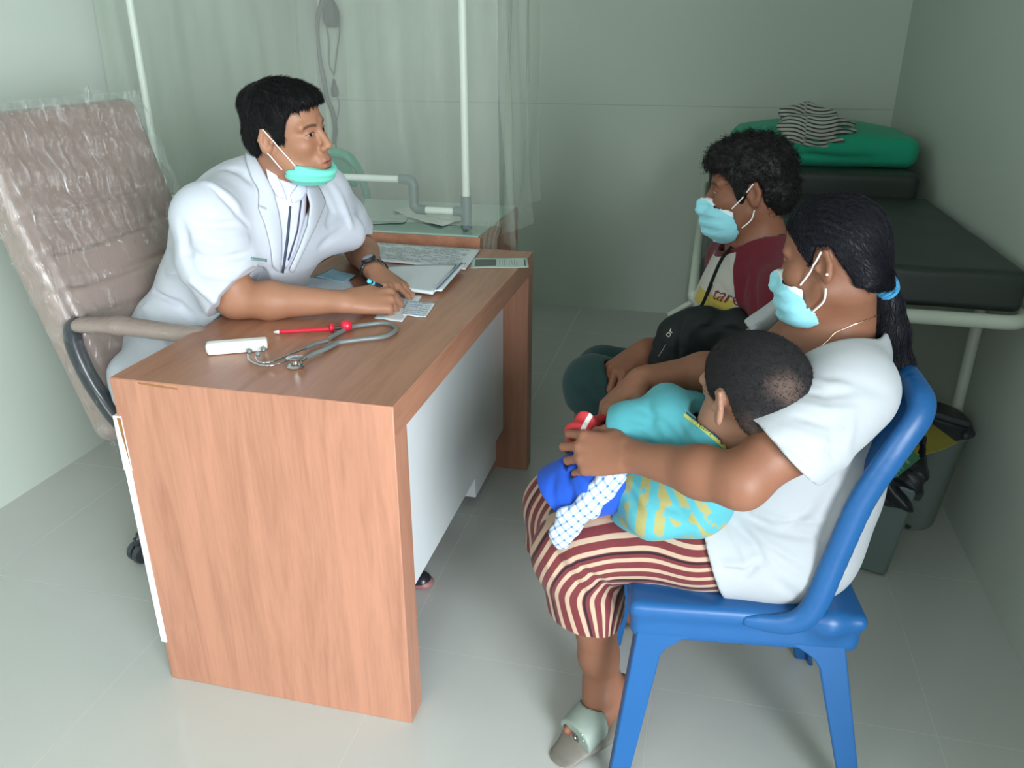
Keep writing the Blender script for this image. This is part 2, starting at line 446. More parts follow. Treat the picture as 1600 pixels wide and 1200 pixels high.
b = MB(); b.prism([(-1.03, DY0-.0008, .7465), (-.985, DY0-.0008, .7445), (-.945, DY0-.0008, .742), (-.945, DY0-.0008, .7395), (-.99, DY0-.0008, .7405), (-1.03, DY0-.0008, .7435)], (0, .001, 0)); b.build('chipped_spot', M_chip, desk, smooth=False)
b = MB(); b.box((-.78, 2.10, .03), (-.615, DY1-DT-.001, .30)); b.build('inner_shelf', M_white, desk, bevel=.001)

# ------------------------------------------------------------------ second table with glass top
tb = empty('side_table', (-1.3, 2.8, 0), 'cherry wood table with a glass top under the plastic sheeting', 'table')
b = MB(); b.box((-1.98, 2.49, .715), (-.70, 3.05, .768)); b.build('tabletop', M_woodt, tb, bevel=.0015)
for x0 in (-1.98, -.76):
    b = MB(); b.box((x0, 2.50, 0), (x0+.06, 3.04, .715)); b.build('side_panel', M_wood, tb, bevel=.0015)
b = MB(); b.box((-1.92, 2.99, .2), (-.76, 3.01, .715)); b.build('back_panel', M_wood, tb)
t = NT('green_glass'); t.set(color=(0.30, 0.45, 0.38), rough=0.08, spec=0.6, coat=0.3); M_glass = t.m
b = MB(); b.box((-1.975, 2.492, .7685), (-.705, 3.045, .775)); tag(b.build('glass_top', M_glass, tb, bevel=.001), 'greenish glass plate')
# crumpled white plastic and folded clear plastic lying on it
def crumple(name, label, cat, poly, z, amp, mat, h=.012, seedv=0, group=None):
    cx = np.mean([p[0] for p in poly]); cy = np.mean([p[1] for p in poly]); r_ = random.Random(seedv)
    b = MB(); n = len(poly); rings = 9; ph = [r_.uniform(0, 6) for _ in range(6)]
    V = []
    for k in range(rings+1):
        u = k/rings; row = []
        for i in range(n*6):
            a = i/6; p0 = np.array(poly[int(a) % n]); p1 = np.array(poly[(int(a)+1) % n]); f = a-int(a); p = p0+(p1-p0)*f
            x = cx+(p[0]-cx)*u; y = cy+(p[1]-cy)*u
            zz = z+h*(1-u*u)+amp*(0.5+0.5*math.sin(60*x+ph[0]+4*math.sin(33*y+ph[1])))*(0.3+0.7*math.sin(math.pi*min(1, u)*0.9))
            row.append(b.bm.verts.new((x, y, zz)))
        V.append(row)
    for k in range(rings):
        for i in range(n*6):
            j = (i+1) % (n*6); b.bm.faces.new((V[k][i], V[k][j], V[k+1][j], V[k+1][i]))
    bmesh.ops.remove_doubles(b.bm, verts=b.bm.verts, dist=1e-5)
    return tag(b.build(name, mat, solid=.0015, subsurf=1), label, cat, group)
M_plastic = simple('white_crumpled_plastic', (.62, .66, .62), .35)
crumple('plastic_sheet', 'crumpled white plastic sheet lying on the glass tabletop', 'plastic sheet', [onz(x, y, .775)[:2] for x, y in ((612, 330), (650, 326), (700, 332), (728, 345), (700, 352), (690, 356), (640, 342))], .777, .010, M_plastic, .016, 3)
M_clear = simple('folded_clear_plastic', (.38, .46, .42), .2)
crumple('folded_plastic', 'folded clear plastic with slanted creases on the glass tabletop', 'plastic sheet', [onz(x, y, .775)[:2] for x, y in ((540, 338), (640, 336), (632, 350), (545, 352))], .777, .005, M_clear, .004, 5)

# ------------------------------------------------------------------ plumbing-pipe frame and its film
M_pvc = simple('white_pvc_pipe', (.80, .82, .78), .35, var=.03)
M_fit = simple('grey_pvc_fitting', (.115, .165, .165), .4, var=.1)
fr = empty('pipe_frame', (-1.3, 2.56, .776), 'white pipe frame with grey elbow fittings standing on the glass tabletop', 'frame')
YP = 2.56; ZP = .838
xr = -.765; xl = -1.915
def tubeo(name, pts, r, mat, parent, n=16): b = MB(); b.tube(pts, r, n); return b.build(name, mat, parent, angle=50)
for x in (xr, xl):
    tubeo('upright_pipe', [(x, YP, .87), (x, YP, 2.05)], .0125, M_pvc, fr)
    b = MB(); b.tube([(x, YP, .7765), (x, YP, .784), (x, YP, .89)], [.012, .0185, .0185], 16)
    sg = -1 if x == xr else 1
    b.tube([(x, YP, ZP), (x+sg*.042, YP, ZP)], .0165, 16); b.build('tee_fitting', M_fit, fr)
tubeo('top_pipe', [(xl, YP, 2.05), (xr, YP, 2.05)], .0125, M_pvc, fr)
xe = at(638, 280, YP)[0]; xe2 = at(522, 275, YP)[0]-.02; ZH = at(600, 279, YP)[2]
tubeo('lower_pipe', [(xr-.035, YP, ZP), (xe+.05, YP, ZP)], .0115, M_pvc, fr)
tubeo('raised_pipe', [(xe-.015, YP, ZH), (xe2+.02, YP, ZH)], .0115, M_pvc, fr)
tubeo('lower_pipe', [(xl+.035, YP, ZP), (xe2-.05, YP, ZP)], .0115, M_pvc, fr)
def elbow(x, s_):
    tubeo('elbow_fitting', bez([(x-s_*.03, YP, ZH), (x-s_*.008, YP, ZH), (x+s_*.008, YP, ZH-.004), (x+s_*.016, YP, ZH-.018), (x+s_*.016, YP, (ZH+ZP)/2), (x+s_*.016, YP, ZP+.018), (x+s_*.024, YP, ZP+.004), (x+s_*.04, YP, ZP), (x+s_*.058, YP, ZP)], 6), .0165, M_fit, fr)
elbow(xe, 1); elbow(xe2, -1)
t = NT('hanging_clear_film'); o = t.coord()
tr = t.n('ShaderNodeBsdfTransparent'); tr.inputs[0].default_value = (0.90, 0.94, 0.90, 1)
st = t.n('ShaderNodeMixShader'); wv = t.noise(5.0, 4, t.mapping(o, (6, 6, .8)), .6, .8)
t.set(color=(0.70, 0.72, 0.66), rough=0.35, spec=0.5); t.bump(wv, 0.3, 0.01)
t.val(st.inputs[0], t.math('ADD', 0.20, t.math('MULTIPLY', t.step(wv, .62, .16), .05)))
t.l(tr.outputs[0], st.inputs[1]); t.l(t.b.outputs[0], st.inputs[2]); t.l(st.outputs[0], t.out.inputs[0]); M_film = t.m
film = empty('plastic_curtain', (-1.3, 2.55, .7), 'clear plastic film hung over the pipe frame as a screen', 'plastic curtain')
def wob(a, z): return .007*math.sin(19*a+2*math.sin(3*z))+.003*math.sin(47*a+1.7*z)+.0012*math.sin(90*a+5*z)
b = MB()
def f1(u, v):
    x = -2.03+u*(-.645+2.03); z = .80+v*1.3; return (x, 2.535+wob(x, z)-.008*(1-v), z)
b.grid(f1, 150, 40); b.build('front_sheet', M_film, film)
b = MB()
def f2(u, v):
    y = 2.54+u*.50; z = .70+.10*u+v*1.35; return (-.645+wob(y*1.7, z)*1.2+.02*u+.05*(1-v)**3*math.sin(25*y), y, z)
b.grid(f2, 70, 40); b.build('side_sheet', M_film, film)
b = MB()
def f3(u, v):
    x = -.75+u*.11; z = .60+v*.22; return (x+.008*math.sin(40*z), 2.48+.012*math.sin(90*u*3)+.05*v, z)
b.grid(f3, 50, 14); b.build('gathered_hem', M_film, film)

# ------------------------------------------------------------------ things on the back wall
M_cord = simple('grey_rubber_hose', (.10, .125, .11), .6)
M_dark = simple('dark_plastic', (.035, .042, .045), .5)
YW = 4.23
wl = empty('wall_lamp', at(520, 40, YW), 'dark lamp head with a thick hose and thin cords hanging on the wall', 'lamp')
hose = bez([at(x, y, YW) for x, y in ((512, -60), (505, -5), (497, 25), (496, 60), (500, 95), (506, 125), (512, 155), (520, 175), (524, 200), (522, 225))], 8)
tubeo('hose', hose, .0125, M_cord, wl)
b = MB(); c = at(518, 20, YW-.03)
b.lathe([(.0, -.07), (.03, -.068), (.042, -.05), (.044, -.02), (.040, .01), (.034, .03), (.018, .06), (.012, .09), (0, .092)], c, 24, (0.05, -.1, 1)); b.build('lamp_head', M_dark, wl)
for P in (((508, -5), (508, 30), (514, 60), (515, 100), (522, 117)), ((530, 20), (531, 50), (527, 80), (524, 105), (522, 120)), ((524, 140), (530, 160), (529, 178), (524, 195), (523, 215), (526, 232))):
    tubeo('cord', bez([at(x, y, YW) for x, y in P], 6), .0035, M_cord, wl, 8)
b = MB(); b.lathe([(0, -.045), (.016, -.043), (.02, -.03), (.018, 0), (.009, .03), (.004, .05), (0, .051)], at(523, 138, YW), 16, (0, 0, 1)); b.build('cord_switch', M_dark, wl)

# ------------------------------------------------------------------ stackable plastic chairs
def plastic_chair(name, label, mat, origin, yaw, group=None):
    root = empty(name, (0, 0, 0), label, 'chair', group)
    S = Field()                         # local: x forward, y left, z up
    S.box((.02, 0, .428), (.205, .205, .016), rnd=.014)
    S.box((.02, 0, .40), (.200, .200, .040), rnd=.02, k=.01)
    S.box((.02, 0, .375), (.182, .182, .045), rnd=.02, k=.006, op='s')
    S.ell((.02, 0, .475), (.19, .17, .045), k=.02, op='s')
    S.cone((-.12, -.19, .425), (-.12, .19, .425), .022, k=.03)
    S.mesh('seat', mat, root, h=.0045, box=((-.22, -.22, .34), (.26, .22, .47)))
    R = Field(); rails = []
    for s_ in (-1, 1):
        pts = [(.02, s_*.203, .425), (-.05, s_*.206, .428), (-.084, s_*.208, .465), (-.104, s_*.208, .56), (-.130, s_*.206, .68), (-.168, s_*.200, .77), (-.200, s_*.18, .825), (-.204, s_*.13, .848), (-.206, 0, .856)]
        rails.append([V3(*p) for p in pts])
    # panel as a bent slab made of overlapping flattened bars
    for i in range(9):
        u = (i+.5)/9*2-1; x0 = -.008*(1-u*u)
        R.cone((-.148+x0, u*.178, .725), (-.198+x0*.6, u*.165, .832-.015*u**4), .024, .022, k=.012, flat=(nrm((1, 0, .3)), .24))
    for P_ in rails:
        q_ = bez(P_, 5); rr_ = np.interp(np.linspace(0, 1, len(q_)), [0, .1, .2, .6, .8, 1], [.012, .020, .0215, .0215, .021, .017])
        for a_, b_, r0, r1 in zip(q_[:-1], q_[1:], rr_[:-1], rr_[1:]): R.cone(a_, b_, r0, r1, .004, 'u', (nrm((.02, 1, .02)), .62))
    R.mesh('backrest', mat, root, h=.0045, relax=3)
    for fx, bx in ((.185, .225), (-.125, -.225)):
        for s_ in (-1, 1):
            L = MB(); prev = None; sgn = 1 if fx > 0 else -1
            def prof(z):
                t_ = 1-z/.43; cx = fx+(bx-fx)*t_+sgn*.03*0; cy = s_*(.198+.012*t_)
                w = .036+.018*(1-t_)+(.0 if z < .33 else .16*((z-.33)/.09)**2); v = .030+.014*(1-t_)+(.0 if z < .33 else .10*((z-.33)/.09)**2)
                ox, oy = cx+sgn*.018, cy; th = .009
                # L section: outer corner at (ox, oy); flanges toward the centre of the chair
                return [(ox, oy, z), (ox-sgn*w, oy, z), (ox-sgn*w, oy-s_*th, z), (ox-sgn*th, oy-s_*th, z), (ox-sgn*th, oy-s_*v, z), (ox, oy-s_*v, z)]
            rings = []
            for z in [0, .1, .2, .28, .33, .35, .37, .385, .40, .412, .42]:
                rings.append([L.bm.verts.new(p) for p in prof(z)])
            for A, B_ in zip(rings[:-1], rings[1:]):
                for k in range(6): L.bm.faces.new((A[k], A[(k+1) % 6], B_[(k+1) % 6], B_[k]))
            L.bm.faces.new(rings[0][::-1]); L.bm.faces.new(rings[-1])
            L.build('leg', mat, root, bevel=.003)
    root.location = origin; root.rotation_euler = (0, 0, yaw)
    return root
def copy_tree(o, parent=None):
    c = o.copy(); COL.objects.link(c)
    if parent is not None: c.parent = parent
    for ch in o.children: copy_tree(ch, c)
    return c
def chair_mat(name, col):
    t = NT(name); o = t.coord(); t.set(color=t.mix(t.noise(14, 4, o, .7), col, tuple(c*.8 for c in col)), rough=.38, spec=.5)
    t.bump(t.noise(60, 3, o), .05); return t.m
M_bluep = chair_mat('blue_chair_plastic', (.009, .100, .30))
M_greenp = chair_mat('green_chair_plastic', (.03, .36, .24))
CH = plastic_chair('plastic_chair', 'blue plastic chair with an open backrest under the long haired person', M_bluep, (.135, 1.388, 0), math.radians(187.5))
st_ = empty('plastic_stool', (.15, 1.93, 0), 'low blue stool under the curly haired man', 'stool')
b = MB(); b.box((-.01, 1.77, .40), (.31, 2.09, .43)); b.build('seat', M_bluep, st_, bevel=.012)
for sx in (-1, 1):
    for sy in (-1, 1): tubeo('leg', [(.15+sx*.15, 1.93+sy*.15, 0), (.15+sx*.12, 1.93+sy*.12, .405)], [.016, .024], M_bluep, st_)
CH3 = copy_tree(CH); CH3['label'] = 'green plastic chair standing behind the plastic film'
CH3.location = (at(560, 250, 3.30)[0]-.235, 3.53, 0); CH3.rotation_euler = (0, 0, math.radians(90)); CH3.scale = (1.08, 1.08, 1.08)
for ch in CH3.children:
    ch.data = ch.data.copy(); ch.data.materials.clear(); ch.data.materials.append(M_greenp)

# ------------------------------------------------------------------ office chair
M_leather = fabric('taupe_upholstery', (.235, .175, .15), .55, 300, .08, .12, .0, .3)
t = NT('taupe_upholstery_in_film'); o = t.coord()
nf = t.noise(2.2, 5, t.mapping(o, (9, 9, 2.0), (0.5, 0.2, 0.1)), .65, 1.5)
t.set(color=t.mix(t.noise(20, 3, o), (.285, .215, .185), (.25, .185, .16)), rough=.5, spec=.4, coat=1.0)
t.b.inputs['Coat Roughness'].default_value = .12
bn = t.n('ShaderNodeBump'); bn.inputs['Strength'].default_value = .8; bn.inputs['Distance'].default_value = .012
t.l(nf, bn.inputs['Height']); t.l(bn.outputs[0], t.b.inputs['Coat Normal']); M_seatf = t.m
M_frame = simple('black_chair_frame', (.03, .034, .04), .35, coat=.4)
oc = empty('office_chair', (-1.2, 1.78, 0), 'tall taupe office chair still wrapped in clear film behind the desk', 'chair')
# backrest frame: axes of the back plane
Bb = V3(-1.36, 1.775, .44); Bt = V3(-1.585, 1.775, 1.20)       # centre line bottom to top
vz = nrm(Bt-Bb); vy = nrm(V3(.06, 1, 0)); vy = nrm(vy-vz*(vy @ vz)); vx = np.cross(vy, vz); MBk = np.stack([vx, vy, vz], 1)
H = float(np.linalg.norm(Bt-Bb)); Wd = .265
def bp(x, y, z): return Bb+MBk @ V3(x, y, z)
K = Field()
K.box(bp(-.03, 0, H/2), (.048, Wd, H/2+.01), MBk, rnd=.032)
K.ell(bp(-.0, 0, .30), (.04, Wd*.86, .16), MBk, k=.05)
for L_ in (((30, 342), (90, 328), (150, 312), (200, 296), (240, 282)), ((52, 402), (110, 388), (170, 370), (225, 350), (258, 338)), ((70, 456), (130, 442), (190, 424), (240, 404), (272, 390)), ((88, 512), (150, 494), (210, 474), (250, 455))):
    K.draw(L_, .0075, -.012)
    K.draw([(x, y+14) for x, y in L_], .016, .005)
for s_ in (-1, 1):
    K.fold([bp(.02, s_*(Wd-.025), 0), bp(.02, s_*(Wd-.025), H)], .007, -.006)
K.mesh('backrest', M_seatf, oc, h=.006)
Q = Field(); Q.box((-1.13, 1.80, .47), (.26, .26, .055), rnd=.045); Q.mesh('seat', M_seatf, oc, h=.008)
# loose film around the back, standing off a little with torn flaps
t = NT('loose_clear_film'); o = t.coord(); tr = t.n('ShaderNodeBsdfTransparent'); gl = t.n('ShaderNodeBsdfGlossy'); gl.inputs['Roughness'].default_value = .12
ms = t.n('ShaderNodeMixShader'); nw = t.noise(3.0, 5, t.mapping(o, (12, 12, 3)), .6, 1.5)
bn = t.n('ShaderNodeBump'); bn.inputs['Strength'].default_value = 1.0; bn.inputs['Distance'].default_value = .02; t.l(nw, bn.inputs['Height']); t.l(bn.outputs[0], gl.inputs['Normal'])
lw = t.n('ShaderNodeLayerWeight'); lw.inputs[0].default_value = .25
t.val(ms.inputs[0], t.math('ADD', .045, t.math('MULTIPLY', lw.outputs['Facing'], .30))); t.l(tr.outputs[0], ms.inputs[1]); t.l(gl.outputs[0], ms.inputs[2]); t.l(ms.outputs[0], t.out.inputs[0]); M_loose = t.m
b = MB()
def wf(u, v):
    a = -.12+u*1.24; z = -.03+v*(H+.05)
    y = -Wd-.012 if a < 0 else (Wd+.012 if a > 1 else (-Wd-.012)+a*(2*Wd+.024))
    x = .022 if 0 <= a <= 1 else .022-(abs(a-.5)-.5)*.5
    k_ = .004*math.sin(34*u*3+7*v)+.004*math.sin(61*v+9*u)
    return bp(x+k_+.008, y+k_*(2 if a < 0 or a > 1 else 0), z)
b.grid(wf, 80, 60); b.build('plastic_wrap', M_loose, oc)
b = MB()
def wf2(u, v):
    return bp(-.02+.02*math.sin(9*u)+.02*v, .08+u*.15, H-.0+v*.055*math.sin(math.pi*min(1, .15+u)))
b.grid(wf2, 14, 6); b.build('plastic_flap', M_loose, oc)
for s_, yy in ((-1, 1.775-Wd-.0), (1, 1.775+Wd+.01)):
    P0 = bp(-.06, s_*(Wd+.012), .30); e = V3(P0[0]+.06, P0[1], P0[2])
    A = Field(); A.chain([V3(-1.405, yy, .735), V3(-1.30, yy, .742), V3(-1.10, yy, .735), V3(-1.00, yy, .70)], [.026, .029, .029, .022], flat=(V3(0, 0, 1), .72)); A.mesh('armrest', M_seatf, oc, h=.006)
    tubeo('arm_bracket', bez([V3(-1.41, yy, .735), V3(-1.435, yy, .72), V3(-1.435, yy, .66), V3(-1.40, yy, .56), V3(-1.33, yy, .47), V3(-1.2, yy*.8+.35, .41)], 8), .021, M_frame, oc)
    tubeo('arm_bracket', bez([V3(-1.02, yy, .70), V3(-1.0, yy, .60), V3(-1.03, yy, .48), V3(-1.12, yy, .41)], 8), .016, M_frame, oc)
tubeo('gas_lift', [(-1.17, 1.78, .09), (-1.17, 1.78, .41)], .03, M_frame, oc)
for k in range(5):
    a = math.radians(213+72*k); ex, ey = -1.17+.34*math.cos(a), 1.78+.34*math.sin(a)
    tubeo('base_arm', [(-1.17, 1.78, .11), (ex, ey, .072)], [.028, .018], M_frame, oc)
    cs = MB(); 
    for w in (-.014, .014): cs.lathe([(0, -.010), (.026, -.010), (.030, -.004), (.030, .004), (.026, .010), (0, .010)], (ex-w*math.sin(a+.6), ey+w*math.cos(a+.6), .0302), 20, (-math.sin(a+.6), math.cos(a+.6), 0))
    cs.tube([(ex, ey, .035), (ex, ey, .075)], .011, 10); cs.build('caster', M_frame, oc)

# ------------------------------------------------------------------ examination bed
M_cream = simple('cream_painted_steel', (.56, .60, .52), .35, var=.03)
M_vinyl = simple('dark_green_black_vinyl', (.022, .030, .026), .45, var=.2, nscale=300, bump=.1, bscale=600)
bed = empty('examination_bed', (.4, 3.1, 0), 'examination bed with black mattress and cream tube frame along the right wall', 'bed')
def loop(x0, x1, y0, y1, z, r, n=8):
    P = []
    for cx, cy, a0 in ((x1-r, y0+r, -90), (x1-r, y1-r, 0), (x0+r, y1-r, 90), (x0+r, y0+r, 180)):
        for k in range(n+1):
            a = math.radians(a0+90*k/n); P.append((cx+r*math.cos(a), cy+r*math.sin(a), z))
    return P
b = MB(); b.tube(loop(.0, .803, 2.10, 4.12, .722, .055), .0185, 16, closed=True); b.build('frame_rail', M_cream, bed)
lx = at(1509, 580, 2.42)[0]
for x, y in ((.02, 2.42), (lx, 2.42), (.02, 4.0), (lx, 4.0)):
    tubeo('leg', [(x, y, .004), (x, y, .72)], .0165, M_cream, bed)
p0, p1 = at(1045, 493, 2.62), at(1150, 432, 2.62)
tubeo('brace', [p0, p1, p1+(p1-p0)*.6], .010, M_cream, bed)
K = Field(); K.box((.40, 2.66, .79), (.392, .535, .052), rnd=.018)
K.fn(lambda P: .0012*np.sin(P[:, 0]*23+np.sin(P[:, 1]*9))*np.sin(P[:, 1]*17)); K.mesh('mattress', M_vinyl, bed, h=.008)
K = Field(); K.box((.385, 3.66, .836), (.372, .46, .086), rnd=.022); K.mesh('headrest', M_vinyl, bed, h=.009)
M_pillow = fabric('green_pillow_cloth', (.018, .36, .215), .8, 700, .1, .25, .1, .4)
K = Field(); pc = V3(.435, 3.62, .995)
K.ell(pc+V3(-.02, 0, .0), (.33, .30, .082), k=.0); K.box(pc-V3(0, 0, .016), (.335, .29, .056), rnd=.045, k=.05)
K.fold([(.15, 3.34, .975), (.4, 3.33, .965), (.7, 3.34, .965)], .014, -.008); K.fold([(.3, 3.34, 1.02), (.5, 3.33, .985), (.75, 3.36, .97)], .014, .010); K.fold([(.2, 3.36, 1.03), (.34, 3.33, .99), (.45, 3.33, .96)], .012, -.006)
K.fold([(.78, 3.4, 1.08), (.72, 3.6, 1.11), (.6, 3.7, 1.12)], .02, -.006)
tag(K.mesh('pillow', M_pillow, None, h=.008), 'large green pillow lying at the far end of the examination bed', 'pillow')
# striped cloth folded on the pillow
t = NT('striped_cloth'); o = t.coord(); u = t.attr('su')
sw = t.math('FRACT', t.math('MULTIPLY', u, 46.0)); t.set(color=t.mix(t.step(t.math('ABSOLUTE', t.math('SUBTRACT', sw, .5)), .30, .06), (.42, .42, .37), (.035, .04, .045)), rough=.85, sheen=.1)
t.bump(t.noise(30, 3, o), .2, .004); M_stripe = t.m
K = Field(); c0 = at(1270, 200, 3.52)
def sp(x, y, dy): return at(x, y+3, 3.44+dy)
K.box(sp(1264, 190, .0), (.105, .12, .038), rnd=.03, k=.02)
K.chain([sp(1222, 195, -.10), sp(1238, 215, -.12), sp(1262, 222, -.12), sp(1288, 225, -.12), sp(1296, 227, -.12)], [.022, .016, .013, .011, .009], k=.008, flat=(V3(0, 0, 1), .8))
K.chain([sp(1243, 207, -.12), sp(1285, 212, -.12), sp(1315, 217, -.12)], [.015, .014, .011], k=.006)
K.chain([sp(1243, 197, -.12), sp(1290, 200, -.10), sp(1318, 203, -.09), sp(1335, 201, -.07)], [.015, .013, .012, .010], k=.006)
K.chain([sp(1290, 186, -.10), sp(1318, 188, -.08), sp(1333, 192, -.06)], [.013, .012, .010], k=.008)
K.chain([sp(1224, 172, -.05), sp(1260, 166, 0), sp(1300, 176, 0)], [.02, .02, .018], k=.02)
for P_ in (((1238, 160), (1240, 180), (1245, 205)), ((1225, 170), (1227, 190), (1240, 215))):
    K.fold([sp(x, y, -.10) for x, y in P_], .010, -.008)
K.fn(lambda P: .0010*np.sin(P[:, 2]*230+2*np.sin(P[:, 0]*20)))
def su(P): return P[:, 2]*1.5+.25*P[:, 1]+.012*np.sin(P[:, 0]*35)+.35*P[:, 0]*(P[:, 0] < c0[0]-.05)
tag(K.mesh('folded_cloth', M_stripe, None, h=.0055, attrs={'su': ('FLOAT', su)}), 'black and white striped cloth folded on top of the green pillow', 'cloth')

# ------------------------------------------------------------------ bins
M_bing = simple('grey_green_bin_plastic', (.12, .165, .155), .45)
M_bag = simple('black_bin_bag', (.012, .013, .018), .25, bump=.6, bscale=40)
def loft(rings, name, mat, parent, bevel=.0, cap=(True, True), **kw):
    b = MB(); R = [[b.bm.verts.new(tuple(map(float, p))) for p in r] for r in rings]; n = len(R[0])
    for A, B_ in zip(R[:-1], R[1:]):
        for k in range(n): b.bm.faces.new((A[k], A[(k+1) % n], B_[(k+1) % n], B_[k]))
    if cap[0]: b.bm.faces.new(R[0][::-1])
    if cap[1]: b.bm.faces.new(R[-1])
    return b.build(name, mat, parent, bevel=bevel, **kw)
bin1 = empty('waste_bin', (.56, 2.13, 0), 'grey rectangular waste bin with a black bag and green label behind the blue chair', 'bin')
n0 = V3(.584, 1.999, 0); e1 = nrm(V3(-.20, .06, 0)); e2 = V3(-e1[1], e1[0], 0); e2 = -e2 if e2[1] < 0 else e2
def rect(z, g): c = n0+e1*.10+e2*.105; return [c+e1*(.10+g)*a+e2*(.105+g)*b_+V3(0, 0, z) for a, b_ in ((-1, -1), (1, -1), (1, 1), (-1, 1))]
loft([rect(.004, -.004), rect(.15, .010), rect(.30, .024)], 'bin_body', M_bing, bin1, bevel=.008)
K = Field(); c = n0+e1*.10+e2*.105
Mb = np.stack([e1, e2, V3(0, 0, 1)], 1); K.box(c+V3(0, 0, .30), (.132, .135, .07), Mb, rnd=.03)
K.fn(lambda P: .009*np.sin(P[:, 0]*70+3*np.sin(P[:, 2]*25)+2*np.sin(P[:, 1]*22))+.005*np.sin(P[:, 2]*120+P[:, 0]*90)+.012*np.sin(P[:, 0]*31+P[:, 1]*40)*np.clip((.30-P[:, 2])/.07, 0, 1))
K.mesh('bin_bag', M_bag, bin1, h=.006)
M_glabel = simple('green_label', (.03, .17, .075), .35, var=.1)
M_pale = simple('pale_print', (.35, .5, .38), .5)
q = [at(x, y, 1.86) for x, y in ((1419, 696), (1446, 731), (1407, 762), (1392, 748), (1382, 728))]
q = [p+V3(0, .05*(i in (1, 2)), 0) for i, p in enumerate(q)]
nn = nrm(np.cross(q[1]-q[0], q[3]-q[0])); nn = nn if nn @ CF < 0 else -nn
b = MB(); b.prism([p-nn*.006 for p in [q[0]+(q[0]-q[3])*.03, q[1]+(q[1]-q[0])*.03, q[2]+(q[2]-q[4])*.05, q[3]+(q[2]-q[0])*.04, q[4]-(q[1]-q[0])*.05]], -nn*.008); b.build('lid', M_dark, bin1, bevel=.001)
b = MB(); b.prism(q, -nn*.004); lab = b.build('label', M_glabel, bin1)
ux = nrm(q[1]-q[0]); uy = np.cross(nn, ux)
def frame_at(p, ux, uy, nn): return Matrix(((ux[0], uy[0], nn[0], p[0]), (ux[1], uy[1], nn[1], p[1]), (ux[2], uy[2], nn[2], p[2]), (0, 0, 0, 1)))
c = (q[0]+q[1])/2*.62+(q[2]+q[4])/2*.38
text('label_text', 'SAMPAH', frame_at(c+nn*.0006, ux, uy, nn), .014, M_pale, lab)
for k, s_ in enumerate((.30, .22, .14)): 
    cc = c*(1-.18*(k+2))+(q[3])*.18*(k+2); bb = MB(); bb.prism([cc-ux*.02, cc+ux*.02, cc+ux*.02+uy*.0018, cc-ux*.02+uy*.0018], nn*.0006); bb.build('label_text', M_pale, lab)

M_bin2 = simple('pale_grey_bin_plastic', (.22, .26, .245), .4)
bin2 = empty('pedal_bin', (.665, 2.31, 0), 'pale grey round bin with a black lid and yellow label by the right wall', 'bin')
b = MB(); b.lathe([(.082, .002), (.086, .01), (.118, .305), (.124, .312), (.124, .322), (.0, .322)], (.695, 2.355, 0), 40); b.build('bin_body', M_bin2, bin2)
K = Field(); K.ell((.695, 2.355, .325), (.128, .128, .052)); K.plane((.695, 2.355, .322), (0, 0, -1))
K.box((.675, 2.355, .372), (.115, .10, .010), np.array(Matrix.Rotation(math.radians(-14), 3, 'X') @ Matrix.Rotation(math.radians(12), 3, 'Y')), rnd=.006, k=.02)
K.cone((.775, 2.24, .345), (.800, 2.28, .335), .012, k=.006)
K.mesh('lid', M_dark, bin2, h=.004)
M_ylabel = simple('yellow_label', (.38, .31, .05), .45, var=.12)
q = [onz(x, y, .381) for x, y in ((1440, 652), (1497, 685), (1470, 697), (1432, 706), (1412, 700))]
q = [p+V3(0, 0, -.03*((i in (1, 2, 3))*.5)) for i, p in enumerate(q)]
b = MB(); b.prism(q, (0, 0, .003)); yl = b.build('label', M_ylabel, bin2)
c = sum(q)/5; M_ink = simple('dark_print', (.05, .05, .03), .6)
b = MB()
for a in range(3):
    d = V3(math.cos(a*2.1+.5), math.sin(a*2.1+.5), 0); b.tube([c+V3(-.015, .02, .005), c+V3(-.015, .02, .005)+d*.014], .0018, 6)
b.build('hazard_symbol', M_ink, yl)
b = MB(); b.lathe([(0, -.003), (.009, -.003), (.009, .004), (0, .004)], (.690, 2.272, .016), 12, (0, -1, 0)); b.build('foot_hole', M_dark, bin2)
